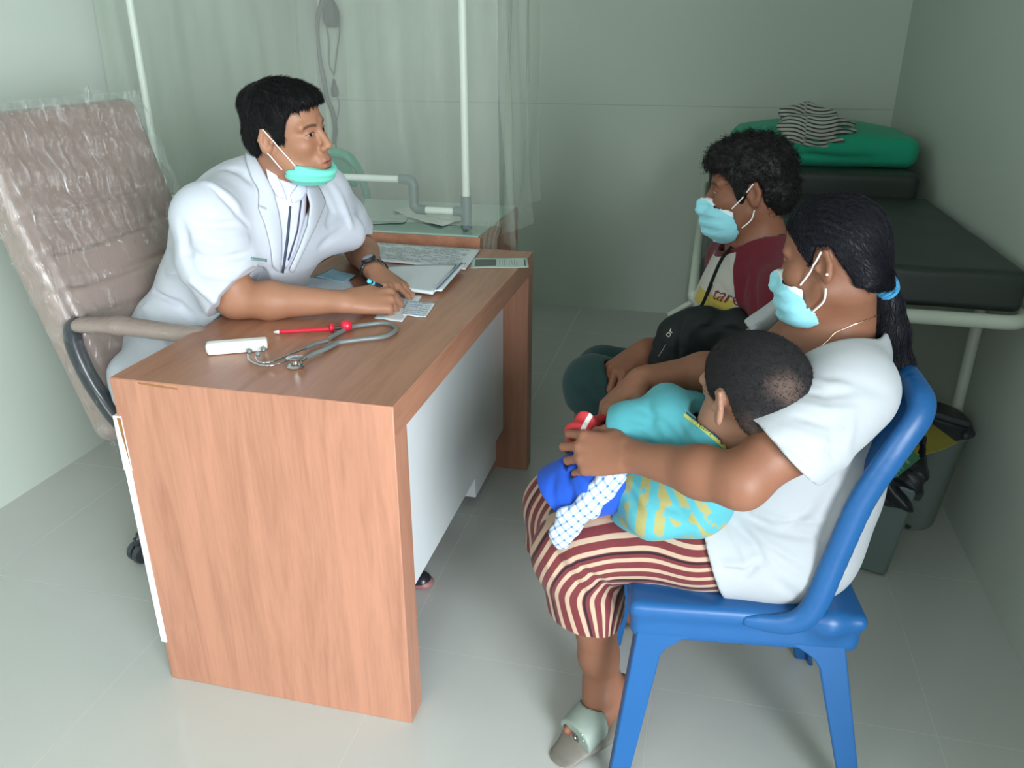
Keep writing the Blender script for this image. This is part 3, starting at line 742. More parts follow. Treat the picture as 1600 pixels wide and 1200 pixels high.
# ------------------------------------------------------------------ people: shared tools
def rot_ypr(yaw, pitch=0.0, roll=0.0):  # columns: forward, left, up (pitch > 0 looks down)
    M = Matrix.Rotation(math.radians(yaw), 3, 'Z') @ Matrix.Rotation(math.radians(pitch), 3, 'Y') @ Matrix.Rotation(math.radians(roll), 3, 'X')
    return np.array(M)
class Head:
    def __init__(s, o, R, sc=1.0, chin=0.0, wide=1.0, bk=0.0): s.bk = bk; s.o = np.array(o, float); s.R = R; s.sc = sc; s.chin = chin; s.w = wide
    def P(s, x, y, z): return s.o+s.sc*(s.R @ V3(x, y*s.w, z))
    def loc(s, P): return ((P-s.o) @ s.R)/s.sc/np.array([1, s.w, 1])
    def ell(s, S, c, r, k=.012, op='u', M=None):
        S.ell(s.P(*c), np.array(r)*s.sc, s.R if M is None else s.R @ M, k*s.sc, op)
    def cone(s, S, a, b, ra, rb, k=.01, op='u', flat=None):
        S.cone(s.P(*a), s.P(*b), ra*s.sc, rb*s.sc, k*s.sc, op, flat)
    def build(s, S, face=True, neck=None, nr=.055, child=False, ears=True):
        E = s.ell; C = s.cone
        E(S, (-.012+s.bk/2, 0, .036), (.095-s.bk/2, .075, .080), 0)
        E(S, (.018, 0, .040), (.070, .066, .068), .02)
        E(S, (.030, 0, -.022 if child else -.030), (.056, .054, .060) if child else (.058, .060, .078), .02)
        if child:
            E(S, (.045, .028, -.040), (.034, .034, .032), .02); E(S, (.045, -.028, -.040), (.034, .034, .032), .02)
            C(S, (.03, 0, -.07), (.062, 0, -.078), .03, .022, .02)
        else:
            for y in (-1, 1):
                C(S, (-.002, y*.052, -.045), (.030, y*.045, -.085), .018, .016, .02)
                C(S, (.030, y*.045, -.085), (.070, y*.012, -.104), .016, .014, .02)
                E(S, (.052, y*.040, -.022), (.030, .024, .022), .02)
            C(S, (.066, -.010, -.100), (.066, .010, -.100), .018, .018, .015)
        if face:
            for y in (-1, 1):
                E(S, (.096, y*.033, .002), (.018, .018, .011), .014, 's')
                C(S, (.081, y*.014, .023), (.070, y*.050, .022), .010, .009, .014)
                E(S, (.0705, y*.031, .0015), (.0150, .0165, .0135), .004)
                C(S, (.0850, y*.018, .0075), (.0800, y*.045, .0070), .0022, .0020, .004)
                C(S, (.0840, y*.019, -.0065), (.0790, y*.043, -.0055), .0018, .0016, .004)
            C(S, (.086, 0, .010), (.106, 0, -.032), .0075, .0105, .012)
            for y in (-1, 1):
                E(S, (.096, y*.0125, -.037), (.010, .0075, .0080), .006)
                E(S, (.1035, y*.0062, -.0445), (.0042, .0030, .0045), .002, 's')
            E(S, (.080, 0, -.068), (.018, .030, .022), .015)
            C(S, (.0955, -.012, -.0655), (.0955, .012, -.0655), .0050, .0050, .006)
            C(S, (.0975, 0, -.0650), (.085, .024, -.0700), .0046, .0030, .005)
            C(S, (.0975, 0, -.0650), (.085, -.024, -.0700), .0046, .0030, .005)
            C(S, (.0935, -.012, -.0785), (.0935, .012, -.0785), .0062, .0062, .006)
            C(S, (.0985, -.020, -.0718), (.0985, .020, -.0718), .0026, .0026, .002, 's')
        if ears:
            Mt = np.array(Matrix.Rotation(math.radians(12), 3, 'Y'))
            for y in (-1, 1):
                my = np.array(Matrix.Rotation(math.radians(-y*24), 3, 'Z')) @ Mt
                E(S, (-.016, y*.080, .000), (.0165, .0075, .031), .007, 'u', my)
                E(S, (-.011, y*.0865, .002), (.0095, .0080, .019), .003, 's', my)
                C(S, (-.020, y*.0845, .026), (-.030, y*.0875, .004), .0030, .0030, .004)
                C(S, (-.002, y*.079, .022), (-.020, y*.0845, .028), .0030, .0030, .004)
                C(S, (-.030, y*.0875, .004), (-.018, y*.080, -.024), .0030, .0040, .004)
                E(S, (-.0005, y*.080, -.004), (.005, .004, .007), .004)
        if neck is not None:
            S.cone(s.P(-.022, 0, -.045), neck, nr*s.sc*.98, nr, .035)
def hand(S, wrist, xdir, dorsal, side=1, curls=None, spread=(10, 3, -4, -11), thumb=None, sc=1.0, wr=.024):
    """side=+1: thumb lies toward +y of the (x=fingers, z=back of hand) frame."""
    x = nrm(xdir); z = np.array(dorsal, float); z = nrm(z-x*(z @ x)); y = np.cross(z, x)*side
    w = np.array(wrist, float)
    def P(a, b, c): return w+sc*(x*a+y*b+z*c)
    base = [(.086, .030, .002), (.092, .009, .004), (.087, -.012, .002), (.078, -.031, -.003)]
    L = [(.042, .025, .021), (.046, .029, .022), (.042, .027, .022), (.033, .020, .019)]
    rr = [(.0095, .0085, .0075, .0062), (.0095, .0087, .0077, .0064), (.0092, .0083, .0074, .0061), (.0083, .0073, .0064, .0053)]
    curls = curls or [(25, 30, 20)]*4
    S.cone(P(-.01, 0, 0), P(.02, 0, 0), wr, .022*sc, .015, flat=(z, .72))
    for (bx, by, bz) in base: S.cone(P(.012, by*.55, 0), P(bx, by, bz-.002), .0150*sc, .0115*sc, .012)
    S.ell(P(.048, .0, -.003), np.array((.046, .036, .013))*sc, np.stack([x, y, z], 1), .012)
    tips = []
    for f in range(4):
        p = P(*base[f]); sp_ = math.radians(spread[f]); d0 = x*math.cos(sp_)+y*math.sin(sp_); a = 0
        for s_ in range(3):
            a += math.radians(curls[f][s_]); d = d0*math.cos(a)-z*math.sin(a)
            q = p+d*L[f][s_]*sc
            S.cone(p, q, rr[f][s_]*sc, rr[f][s_+1]*sc, .0045 if s_ == 0 else .003); p = q
        tips.append((p, d, -z*math.cos(a)-d0*math.sin(a)))
    t = thumb or [(.030, .030, -.010), (.058, .052, -.020), (.085, .060, -.030), (.105, .062, -.040)]
    S.cone(P(.012, .016, -.004), P(*t[0]), .016*sc, .0150*sc, .012)
    for i in range(3): S.cone(P(*t[i]), P(*t[i+1]), (.0150, .0115, .0100)[i]*sc, (.0115, .0100, .0080)[i]*sc, (.01, .005, .003)[i])
    tips.append((P(*t[3]), nrm(P(*t[3])-P(*t[2])), z))
    return tips
def skin_mat(name, col, brow=True, eyes=True, gaze=(0, 0), lip=(.30, .10, .085), dark=.0):
    t = NT(name); o = t.coord()
    n1 = t.noise(18, 4, o); n2 = t.noise(260, 2, o)
    c = t.mix(n1, col, (col[0]*.82, col[1]*.76, col[2]*.72))
    if eyes:
        h = t.n('ShaderNodeAttribute', attribute_name='hl').outputs['Vector']; s = t.sep(h)
        front = t.step(s[0], .055, .004); ay = t.math('ABSOLUTE', s[1])
        # lips
        lx = t.math('DIVIDE', s[1], .026); lz = t.math('DIVIDE', t.math('ADD', s[2], .0715), .0115)
        lm = t.math('SUBTRACT', 1.0, t.math('ADD', t.math('MULTIPLY', lx, lx), t.math('MULTIPLY', lz, lz)))
        lm = t.math('MULTIPLY', t.step(lm, .15, .25), t.step(s[0], .082, .003)); c = t.mix(t.math('MULTIPLY', lm, .7), c, lip)
        mo = t.math('MULTIPLY', t.step(t.math('SUBTRACT', .0014, t.math('ABSOLUTE', t.math('ADD', s[2], .0718))), 0, .0008), t.step(t.math('SUBTRACT', .020, t.math('ABSOLUTE', s[1])), 0, .003))
        c = t.mix(t.math('MULTIPLY', t.math('MULTIPLY', mo, t.step(s[0], .082, .003)), .8), c, (.05, .015, .012))
        # brows
        bz = t.math('ADD', .0225, t.math('MULTIPLY', t.math('MULTIPLY', t.math('SUBTRACT', ay, .034), t.math('SUBTRACT', ay, .034)), -9.0))
        bm = t.math('SUBTRACT', .0042, t.math('ABSOLUTE', t.math('SUBTRACT', s[2], bz)))
        bm = t.math('MULTIPLY', t.step(bm, .0005, .0018), t.math('MULTIPLY', t.step(ay, .014, .003), t.step(t.math('SUBTRACT', .054, ay), 0, .004)))
        bm = t.math('MULTIPLY', t.math('MULTIPLY', bm, front), t.math('ADD', .55, t.math('MULTIPLY', t.noise(400, 1, o), .6)))
        c = t.mix(t.math('MULTIPLY', bm, .85), c, (.02, .014, .012))
        # eye opening
        u = t.math('SUBTRACT', ay, .0315); v = t.math('SUBTRACT', s[2], .0010)
        uu = t.math('DIVIDE', u, .0145); lens = t.math('MULTIPLY', .0043, t.math('SUBTRACT', 1.0, t.math('MULTIPLY', uu, uu)))
        em = t.math('SUBTRACT', lens, t.math('ABSOLUTE', v)); e = t.math('MULTIPLY', t.step(em, .0003, .0005), front)
        gy = t.math('SUBTRACT', s[1], t.math('ADD', t.math('MULTIPLY', t.math('SIGN', s[1]), .0315), gaze[0]))
        gz = t.math('SUBTRACT', v, gaze[1]); rr = t.math('SQRT', t.math('ADD', t.math('MULTIPLY', gy, gy), t.math('MULTIPLY', gz, gz)))
        iris = t.mix(t.step(rr, .0056, .0005), (.018, .010, .007), (.42, .37, .33))
        edge = t.math('MULTIPLY', t.step(t.math('ADD', em, .0022), 0, .0007), front); up = t.step(v, .0003, .0015)
        c = t.mix(t.math('MULTIPLY', edge, t.math('ADD', .25, t.math('MULTIPLY', up, .6))), c, (.03, .016, .012))
        c = t.mix(e, c, iris)
        t.set(rough=t.mix(e, (.5,)*3, (.12,)*3))
    else: t.set(rough=.5)
    t.set(color=c, spec=.35, sss=.12); t.bump(n2, .12, .0008); return t.m
def hair_mat(name, col=(.008, .007, .007), rough=.38, sc=(1, 1, 1), bumpk=.5, scale=160):
    t = NT(name); o = t.coord(); n = t.noise(scale, 3, t.mapping(o, sc), .6, .5)
    t.set(color=t.mix(n, col, tuple(c*1.9 for c in col)), rough=rough, spec=.18); t.bump(n, bumpk, .003); return t.m
def strands(name, S, V, flow, n, seg, step, r, mat, parent, lift=.0, curl=0.0, off=.0008, seed=1):
    """thin tapered hairs that follow a flow over the surface of S; V = candidate roots"""
    g = np.random.default_rng(seed); V = V[g.integers(0, len(V), n)]
    def grad(P):
        e = 1e-3; return np.stack([S.ev(P+np.eye(3)[i]*e)-S.ev(P-np.eye(3)[i]*e) for i in range(3)], 1)/(2*e)
    P = V.copy(); pts = []; ph = g.uniform(0, 6.28, n); d = None; lf = lift*g.uniform(.3, 1.5, n); js = g.normal(0, .22, (n, 3))
    for k in range(seg+1):
        G = grad(P); G /= np.linalg.norm(G, axis=1)[:, None]+1e-9
        dist = S.ev(P); P = P-G*(dist-(off+lf*(k/seg)**1.5))[:, None]; pts.append(P.copy())
        D = flow(P)+js; 
        if curl: 
            T = np.cross(G, D); a = ph+k*curl; D = D*np.cos(a)[:, None]+T*np.sin(a)[:, None]+G*(.5*np.sin(a*.7))[:, None]
        D = D-G*(D*G).sum(1)[:, None]*(1 if not curl else .6); D /= np.linalg.norm(D, axis=1)[:, None]+1e-9
        P = P+D*(step*(1 if curl else 1))
    pts = np.stack(pts, 1); nn = seg+1
    T = np.gradient(pts, axis=1); T /= np.linalg.norm(T, axis=2)[..., None]+1e-9
    A = np.cross(T, np.array([.3, .5, .8])); A /= np.linalg.norm(A, axis=2)[..., None]+1e-9; Bn = np.cross(T, A)
    rad = (r*np.linspace(1, .15, nn))[None, :, None]
    rings = np.stack([pts+rad*(A*math.cos(a)+Bn*math.sin(a)) for a in (0, 2.094, 4.189)], 2)   # n, nn, 3, 3
    co = rings.reshape(-1, 3); i0 = (np.arange(n)[:, None]*nn+np.arange(seg)[None])*3; Q = []
    for a in range(3):
        b_ = (a+1) % 3; Q.append(np.stack([i0+a, i0+b_, i0+3+b_, i0+3+a], -1).reshape(-1, 4))
    Q = np.concatenate(Q)
    me = bpy.data.meshes.new(name); me.vertices.add(len(co)); me.vertices.foreach_set('co', co.astype(np.float32).ravel())
    me.loops.add(Q.size); me.loops.foreach_set('vertex_index', Q.astype(np.int32).ravel()); me.polygons.add(len(Q))
    me.polygons.foreach_set('loop_start', np.arange(0, Q.size, 4, dtype=np.int32)); me.update(calc_edges=True)
    me.polygons.foreach_set('use_smooth', np.ones(len(Q), bool)); me.materials.append(mat)
    o = bpy.data.objects.new(name, me); link(o, parent); return o
def verts_of(o):
    a = np.empty(len(o.data.vertices)*3, np.float32); o.data.vertices.foreach_get('co', a); return a.reshape(-1, 3).astype(float)
def hairfield(H, line, thick=.010, extra=None, th_fn=None):
    """scalp shell of head H above the hairline: line = [(x, z), ...] in head space (side view)"""
    S = Field()
    H.ell(S, (-.012+H.bk/2, 0, .036), (.095-H.bk/2+thick, .075+thick, .080+thick), 0)
    H.ell(S, (.018, 0, .040), (.070+thick, .066+thick, .068+thick), .02)
    if extra: extra(S)
    xs = [p[0] for p in line]; zs = [p[1] for p in line]
    def cut(P):
        l = H.loc(P); return (np.interp(l[:, 0], xs, zs)-l[:, 2])*.75*H.sc
    S._add('func', cut, H.o, 1e3, .006, 'i'); return S
_ev1 = Field.ev1
def ev1(s, pr, P):
    if pr[0] == 'func': return pr[1](P)
    return _ev1(s, pr, P)
Field.ev1 = ev1
def normal_at(S, p):
    e = 1e-3; g = np.array([float(S.ev((p+d)[None])[0]-S.ev((p-d)[None])[0]) for d in np.eye(3)*e]); return g/(np.linalg.norm(g)+1e-9)
def patch(name, S, L, R_, mat, parent, off=.002, thick=.002, n=10, m=14, bow=0.0):
    """cloth piece lying on surface S; L and R_ are its two edges in photo pixels"""
    def samp(E_, t):
        E_ = [np.array(e, float) for e in E_]; d = [0]
        for a, b_ in zip(E_[:-1], E_[1:]): d.append(d[-1]+np.linalg.norm(b_-a))
        s_ = t*d[-1]; return np.array([np.interp(s_, d, [e[i] for e in E_]) for i in (0, 1)])
    b = MB(); V = []
    for j in range(m+1):
        a, c = samp(L, j/m), samp(R_, j/m); row = []
        for i in range(n+1):
            q = a+(c-a)*i/n; p = S.hit(q[0], q[1])
            if p is None: row.append(None); continue
            nn = normal_at(S, p); u = i/n; row.append(b.bm.verts.new(tuple(p+nn*(off+bow*4*u*(1-u)))))
        V.append(row)
    for j in range(m):
        for i in range(n):
            f = (V[j][i], V[j][i+1], V[j+1][i+1], V[j+1][i])
            if None in f: continue
            co = [v.co for v in f]
            if max((co[k]-co[(k+1) % 4]).length for k in range(4)) > .06: continue
            b.bm.faces.new(f)
    o = b.build(name, mat, parent, solid=thick, angle=180); return o
def mask_field(H, low=0.0):
    S = Field()
    H.ell(S, (.052, 0, -.052), (.066, .066, .064), 0); H.cone(S, (.08, 0, -.010), (.112, 0, -.040), .020, .016, .02)
    H.ell(S, (.070, 0, -.088), (.038, .036, .030), .02)
    H.ell(S, (.045, 0, -.055), (.060, .0715, .050), .015)
    return S
# ------------------------------------------------------------------ the doctor
doc = empty('person', (-1.2, 1.8, .0), 'person in white coat with green mask under the chin, writing at the desk', 'person')
HD = Head(at(450, 209, 1.765), rot_ypr(-3, -4, 7), .93, bk=.014)
M_skinD = skin_mat('skin_doctor', (.36, .175, .105), gaze=(-.0035, -.0005))
D = Field()
nb = V3(-1.035, 1.79, 1.005)
HD.build(D, neck=nb, nr=.060)
shN, shF = V3(-1.085, 1.60, .985), V3(-1.00, 1.985, .98)
elN = onz(368, 468, .797); wrN = onz(537, 472, .79)
elF = V3(-.995, 2.19, .80); wrF = onz(586, 425, .795)
iD = len(D.p)
D.cone(nb, (nb+shN)/2+V3(0, 0, -.03), .07, .05, .04); D.cone(nb, (nb+shF)/2+V3(0, 0, -.03), .07, .05, .04)
D.chain([V3(-1.30, 1.85, .60), V3(-1.20, 1.83, .75), V3(-1.09, 1.80, .93), nb], [.13, .125, .12, .06], k=.05)
for a, e, w, f in ((shN, elN, wrN, 1), (shF, elF, wrF, -1)):
    kD = len(D.p); D.chain([a, (a+e)/2, e], [.052, .048, .042], k=.03)
    jD = len(D.p); D.chain([e, e*.68+w*.32, w], [.043, .044, .026], k=.02)
hx = nrm(onz(620, 462, .79)-wrN)
hand(D, wrN+hx*.008, hx, V3(-.25, -.62, .75), side=1, curls=[(48, 52, 30), (56, 58, 30), (66, 62, 30), (72, 60, 30)], spread=(2, 0, -2, -4), thumb=[(.032, .026, -.016), (.058, .034, -.034), (.082, .026, -.044), (.100, .012, -.046)], sc=1.15, wr=.028)
hx2 = nrm(onz(634, 455, .765)-wrF)
hand(D, wrF+hx2*.005, hx2, V3(.1, .1, 1), side=-1, curls=[(14, 14, 8), (12, 14, 8), (14, 16, 10), (18, 18, 10)], spread=(6, 1, -4, -9), thumb=[(.030, .028, -.012), (.058, .042, -.018), (.084, .046, -.022), (.104, .042, -.024)], sc=1.0, wr=.026)
for y in (1.70, 1.93):
    hp, kn = V3(-1.28, y+.0, .56), V3(-.86, y-.03, .54)
    D.chain([hp, kn], [.08, .055], k=.03); D.chain([kn, V3(-.80-(y > 1.8)*.12, y-.03, .28), V3(-.78-(y > 1.8)*.20, y-.02, .09)], [.05, .045, .035], k=.02)
D.plane((0, 0, .06), (0, 0, -1))
bodyD = D.mesh('body', M_skinD, doc, h=.003, attrs={'hl': ('FLOAT_VECTOR', HD.loc)}, box=((-1.50, 1.45, .04), (-.60, 2.35, 1.32)))
# hair
M_hair = hair_mat('black_hair', (.006, .0055, .006), .5, (1, 1, 1), .4, 120)
def exD(S):
    HD.ell(S, (.045, 0, .078), (.060, .058, .034), .02); HD.ell(S, (-.02, 0, .075), (.090, .070, .055), .02)
    HD.ell(S, (-.065, 0, .0), (.048, .062, .055), .02)
HDl = [(-.13, -.050), (-.06, -.052), (-.040, -.030), (-.030, .020), (-.018, .034), (.000, .026), (.010, -.012), (.026, -.010), (.034, .020), (.046, .048), (.060, .062), (.078, .070), (.13, .074)]
hD = hairfield(HD, HDl, .007, exD)
hD.fn(lambda P: .0009*np.sin(HD.loc(P)[:, 1]*420+2*np.sin(HD.loc(P)[:, 0]*60)))
hoD = hD.mesh('hair', M_hair, doc, h=.003)
def flowD(P):
    l = HD.loc(P); d = np.stack([.8+0*l[:, 0], -.5-.0*l[:, 1], -.55-.0*l[:, 0]], 1); side = np.abs(l[:, 1]) > .05
    d[side] = np.array([.25, 0, -1]); d[(l[:, 0] < -.05)] = np.array([-.1, 0, -1]); return d @ HD.R.T
strands('hair_strands', hD, verts_of(hoD), flowD, 6500, 6, .0055, .00075, M_hair, doc, lift=.0055)
# front locks hanging over the hairline
LK = MB(); r_ = random.Random(4)
for i in range(46):
    y = r_.uniform(-.055, .05); l0 = V3(.070-abs(y)*.25, y, .086-abs(y)*.1); ln = r_.uniform(.018, .034)
    LK.tube([HD.P(*(l0+V3(0, 0, 0))), HD.P(*(l0+V3(.014, -.004, -.003))), HD.P(*(l0+V3(.020, -.009+r_.uniform(-.004, .004), -ln*.6))), HD.P(*(l0+V3(.020+r_.uniform(-.002, .006), -.013+r_.uniform(-.006, .004), -ln)))], [.0022, .0020, .0014, .0003], 6)
LK.build('hair_lock', M_hair, doc)
# white coat
M_coat = fabric('white_coat_cloth', (.51, .53, .585), .8, 900, .03, .30, .1, .5)
M_shirt = fabric('pale_lilac_shirt', (.62, .62, .76), .75, 1200, .04, .2)
M_coatshade = simple('painted_coat_shadow', (.05, .07, .10), .8)  # near-black colour for strips that paint in shade along the coat opening
M_line = simple('grey_stitching', (.38, .42, .46), .8)
C_ = Field(); fac = nrm((.94, -.34, 0.0))
C_.chain([V3(-1.29, 1.84, .56), V3(-1.21, 1.82, .72), V3(-1.115, 1.795, .90), V3(-1.07, 1.79, .965)], [.190, .185, .180, .12], k=.05, flat=(fac, .80))
C_.cone(shN+V3(0, .03, 0), shF+V3(0, -.03, 0), .072, .072, .05)
C_.cone(nb+V3(-.035, -.03, .01), shN+V3(-.01, 0, .0), .062, .070, .03); C_.cone(nb+V3(-.035, .03, .01), shF, .062, .068, .03)
C_.cone(shN+V3(.04, 0, -.08), shF+V3(.07, 0, -.10), .05, .05, .06)
eN2 = elN+(shN-elN)*.13; eF2 = elF+(shF-elF)*.20
C_.chain([shN, (shN+elN)/2+V3(-.02, -.01, 0), eN2, elN-(shN-elN)*.1], [.072, .073, .070, .070], k=.03)
C_.chain([shF, (shF+elF)/2, eF2, elF-(shF-elF)*.1], [.074, .068, .064, .062], k=.03)
C_.clone(D, iD, iD+7, .016); C_.clone(D, kD, kD+2, .014)
# collar standing round the neck
C_.chain([nb+V3(-.05, -.075, .030), nb+V3(-.088, 0, .048), nb+V3(-.05, .075, .030)], [.020, .024, .020], k=.02)
# skirt of the coat over hip, seat and thigh
C_.chain([V3(-1.33, 1.70, .62), V3(-1.40, 1.66, .585)], [.115, .06], k=.06)
C_.chain([V3(-1.30, 1.72, .62), V3(-1.10, 1.66, .60), V3(-.95, 1.66, .58)], [.12, .105, .085], k=.06)
C_.chain([V3(-1.30, 1.92, .62), V3(-1.10, 1.93, .60), V3(-.95, 1.93, .58)], [.12, .10, .085], k=.05)
C_.chain([V3(-1.28, 1.62, .61), V3(-1.335, 1.57, .585), V3(-1.33, 1.53, .545)], [.085, .055, .035], k=.05)
C_.lcut(elN+(shN-elN)*.10, nrm(elN-shN+V3(.16, 0, .0)), elN+V3(-.005, -.01, -.02), .122)
C_.lcut(elF+(shF-elF)*.22, nrm(elF-shF+V3(.10, 0, 0)), elF+V3(0, .0, -.02), .11)
C_.box((-.78, 1.8, .70), (.314, .62, .053), rnd=.003, k=.004, op='s')     # clear of the desk
C_.sub(D, .0035, .001)
C_.ell(nb+V3(.055, -.02, .03), (.070, .055, .085), np.eye(3), .012, 's')
gf = lambda pix, w, a: C_.draw(pix, w*.8, a*2.3)
for pix, w, a in ((((330, 292), (352, 312), (372, 335), (388, 352)), .006, -.007), (((322, 285), (345, 300), (372, 322)), .012, .006),
                  (((300, 345), (330, 352), (372, 350)), .012, -.005), (((305, 372), (345, 380), (385, 372)), .012, .006), (((312, 405), (350, 405), (392, 395)), .012, -.005),
                  (((322, 430), (360, 432), (398, 420)), .010, .004), (((262, 425), (300, 440), (335, 470), (345, 480)), .010, .006), (((240, 455), (280, 475), (310, 505)), .010, -.006),
                  (((225, 480), (250, 520), (262, 545)), .012, .006), (((262, 398), (300, 395), (322, 415)), .014, -.006), (((285, 350), (290, 385), (300, 420)), .014, -.006),
                  (((350, 262), (378, 270), (400, 290)), .012, -.004), (((505, 300), (520, 330), (512, 352)), .010, -.006), (((520, 290), (540, 330), (548, 352)), .012, .005), (((500, 385), (520, 370), (545, 352)), .010, -.005)):
    gf(pix, w, a)
coat = C_.mesh('coat', M_coat, doc, h=.0038)
CF_ = Field(); CF_.p = [q for q in C_.p if not (q[0] in ('ell', 'field') and q[5] == 's')]; CF_.disp = C_.disp
# shirt inside the open coat, placket, collar points, lapels
patch('shirt', CF_, [(420, 262), (428, 300), (432, 340), (438, 390), (440, 420)], [(470, 262), (478, 300), (476, 340), (462, 390), (446, 420)], M_shirt, doc, .001, .002, 10, 22)
patch('shirt_collar', CF_, [(413, 250), (418, 282), (430, 306)], [(424, 262), (440, 292), (447, 312)], M_shirt, doc, .006, .003, 5, 8)
patch('shirt_collar', CF_, [(452, 305), (462, 292), (468, 280)], [(455, 318), (470, 312), (478, 296)], M_shirt, doc, .006, .003, 5, 8)
patch('coat_opening_shade', CF_, [(451, 322), (446, 370), (439, 425)], [(454, 322), (450, 372), (442, 426)], M_coatshade, doc, .0035, .001, 2, 12)
patch('coat_opening_shade', CF_, [(468, 312), (462, 360), (448, 405)], [(470, 312), (464, 362), (450, 406)], M_coatshade, doc, .0040, .001, 2, 12)
patch('lapel', CF_, [(378, 226), (388, 262), (404, 300), (402, 326), (412, 350), (420, 382), (424, 414)], [(392, 236), (410, 268), (426, 300), (434, 330), (438, 362), (438, 392), (436, 424)], M_coat, doc, .005, .004, 8, 26, .003)
patch('lapel', CF_, [(474, 292), (482, 320), (478, 352), (466, 385), (450, 420)], [(492, 288), (506, 315), (498, 335), (492, 350), (456, 424)], M_coat, doc, .005, .004, 8, 22, .003)
patch('lapel_notch', CF_, [(401, 322), (412, 326)], [(402, 325), (413, 329)], M_line, doc, .0105, .001, 2, 6)
patch('coat_pocket', CF_, [(391, 403), (415, 404)], [(391, 407), (415, 408)], simple('green_grey_stitch', (.18, .30, .30), .8), doc, .004, .001, 2, 8)
for q in ((457, 330), (459, 352), (456, 376)):
    bt = MB(); p = CF_.hit(*q); nn = normal_at(CF_, p); bt.lathe([(0, 0), (.0045, .0002), (.0045, .0016), (0, .0018)], p+nn*.002, 14, nn); bt.build('shirt_button', simple('white_button', (.8, .8, .82), .3), doc)
# trousers and shoe
M_trou = fabric('white_trousers', (.62, .64, .68), .8)
T_ = Field()
for y in (1.70, 1.93):
    hp, kn = V3(-1.25, y, .56), V3(-.86, y-.03, .53)
    fx = 0 if y < 1.8 else -.20
    T_.chain([hp, kn], [.10, .078], k=.03); T_.chain([kn, V3(-.80+fx*.6, y-.028, .28), V3(-.775+fx, y-.02, .10)], [.072, .062, .052], k=.02)
T_.plane((0, 0, .085), (0, 0, -1)); T_.sub(D, .002)
T_.mesh('trousers', M_trou, doc, h=.007)
M_shoe = simple('black_leather_shoe', (.018, .016, .022), .3); M_rs = simple('reddish_shoe_tip', (.28, .12, .12), .5)
for y, dx, dy, ax0 in ((1.68, .10, -.012, -.795), (1.91, .10, .0, -.98)):
    Sh = Field(); a = V3(ax0, y, .035); Sh.chain([a, a+V3(dx, dy, 0), a+V3(dx*1.55, dy*1.6, -.006)], [.038, .040, .026], k=.02, flat=(V3(0, 0, 1), .85)); Sh.cone(a+V3(.0, 0, .03), a+V3(.0, 0, .06), .042, .045, .02)
    Sh.plane((0, 0, .003), (0, 0, -1)); sho = Sh.mesh('shoe', M_shoe, doc, h=.005)
    Sl = Field(); Sl.chain([a+V3(dx*1.1, dy, -.016), a+V3(dx*1.6, dy*1.6, -.012)], [.036, .0275], k=.01, flat=(V3(0, 0, 1), .6)); Sl.plane((0, 0, .0035), (0, 0, -1)); Sl.mesh('toe_cap', M_rs, sho, h=.004)
# mask pulled under the chin with its ear loops
M_gmask = fabric('green_mask_cloth', (.16, .62, .50), .7, 600, .06, .2, .1, .3); M_loop = simple('white_elastic', (.82, .80, .78), .6)
Mk = Field(); HD.ell(Mk, (.052, 0, -.090), (.050, .062, .036), 0); HD.ell(Mk, (.072, 0, -.094), (.036, .036, .030), .02)
HD.ell(Mk, (.030, 0, -.085), (.050, .0755, .036), .02)
Mk._add('func', lambda P: (lambda l: np.maximum(l[:, 2]+.062+.40*(l[:, 0]-.035)*(l[:, 0] > .035), .004-l[:, 0]-.4*(l[:, 2]+.09)))(HD.loc(P))*.8, HD.o, 1e3, .003, 'i')
Mk.fn(lambda P: .0009*np.sin(HD.loc(P) @ np.array([90, 0, 330.]))); Mk.sub(D, .001, .001)
Mk.mesh('face_mask', M_gmask, doc, h=.0028)
for P_ in (((-.012, -.086, .030), (.010, -.078, -.010), (.028, -.068, -.045), (.038, -.062, -.066)), ((-.016, -.084, -.026), (-.006, -.076, -.050), (.004, -.068, -.072)),
           ((-.012, .086, .030), (.010, .078, -.010), (.028, .068, -.045), (.038, .062, -.066))):
    q = bez([HD.P(*p) for p in P_], 5); q = [p+normal_at(D, p)*max(0, .0022-float(D.ev(p[None])[0])) for p in q]
    tubeo('mask_loop', q, .0014, M_loop, doc, 6)
# wrist watch
M_watch = simple('dark_steel_bracelet', (.05, .055, .065), .3, .8); wt = empty('wrist_watch', wrF, 'dark wrist watch on the far wrist of the person in the white coat', 'watch')
ax = nrm(wrF-elF); c = wrF-ax*.012; zz = nrm(V3(0, 0, 1)-ax*ax[2]); yy = np.cross(zz, ax)
def band(name, r0, w, t0, mat, par, a0=0, a1=360, n=40, fl=.86):
    b = MB(); R = []
    for k in range(n+1):
        a = math.radians(a0+(a1-a0)*k/n); u = yy*math.cos(a)+zz*math.sin(a)*fl
        R.append([b.bm.verts.new(tuple(c+u*(r0+dr)+ax*dw)) for dr, dw in ((0, -w), (t0, -w*.8), (t0, w*.8), (0, w))])
    for A, B_ in zip(R[:-1], R[1:]):
        for k in range(4): b.bm.faces.new((A[k], A[(k+1) % 4], B_[(k+1) % 4], B_[k]))
    return b.build(name, mat, par, bevel=.0006)
for k in range(20): band('strap', .0335, .0085, .004, M_watch, wt, k*18+1.2, k*18+16.8, 4)
b = MB(); u = nrm(zz*.9+yy*.35*(-1)); b.lathe([(0, 0), (.019, 0), (.0205, .004), (.018, .009), (0, .0095)], c+u*.032, 28, u); cs = b.build('watch_case', M_watch, wt)
b = MB(); b.lathe([(0, .0096), (.015, .0097), (.015, .0099), (0, .0101)], c+u*.032, 24, u); b.build('dial', simple('grey_dial', (.25, .27, .28), .2), cs)
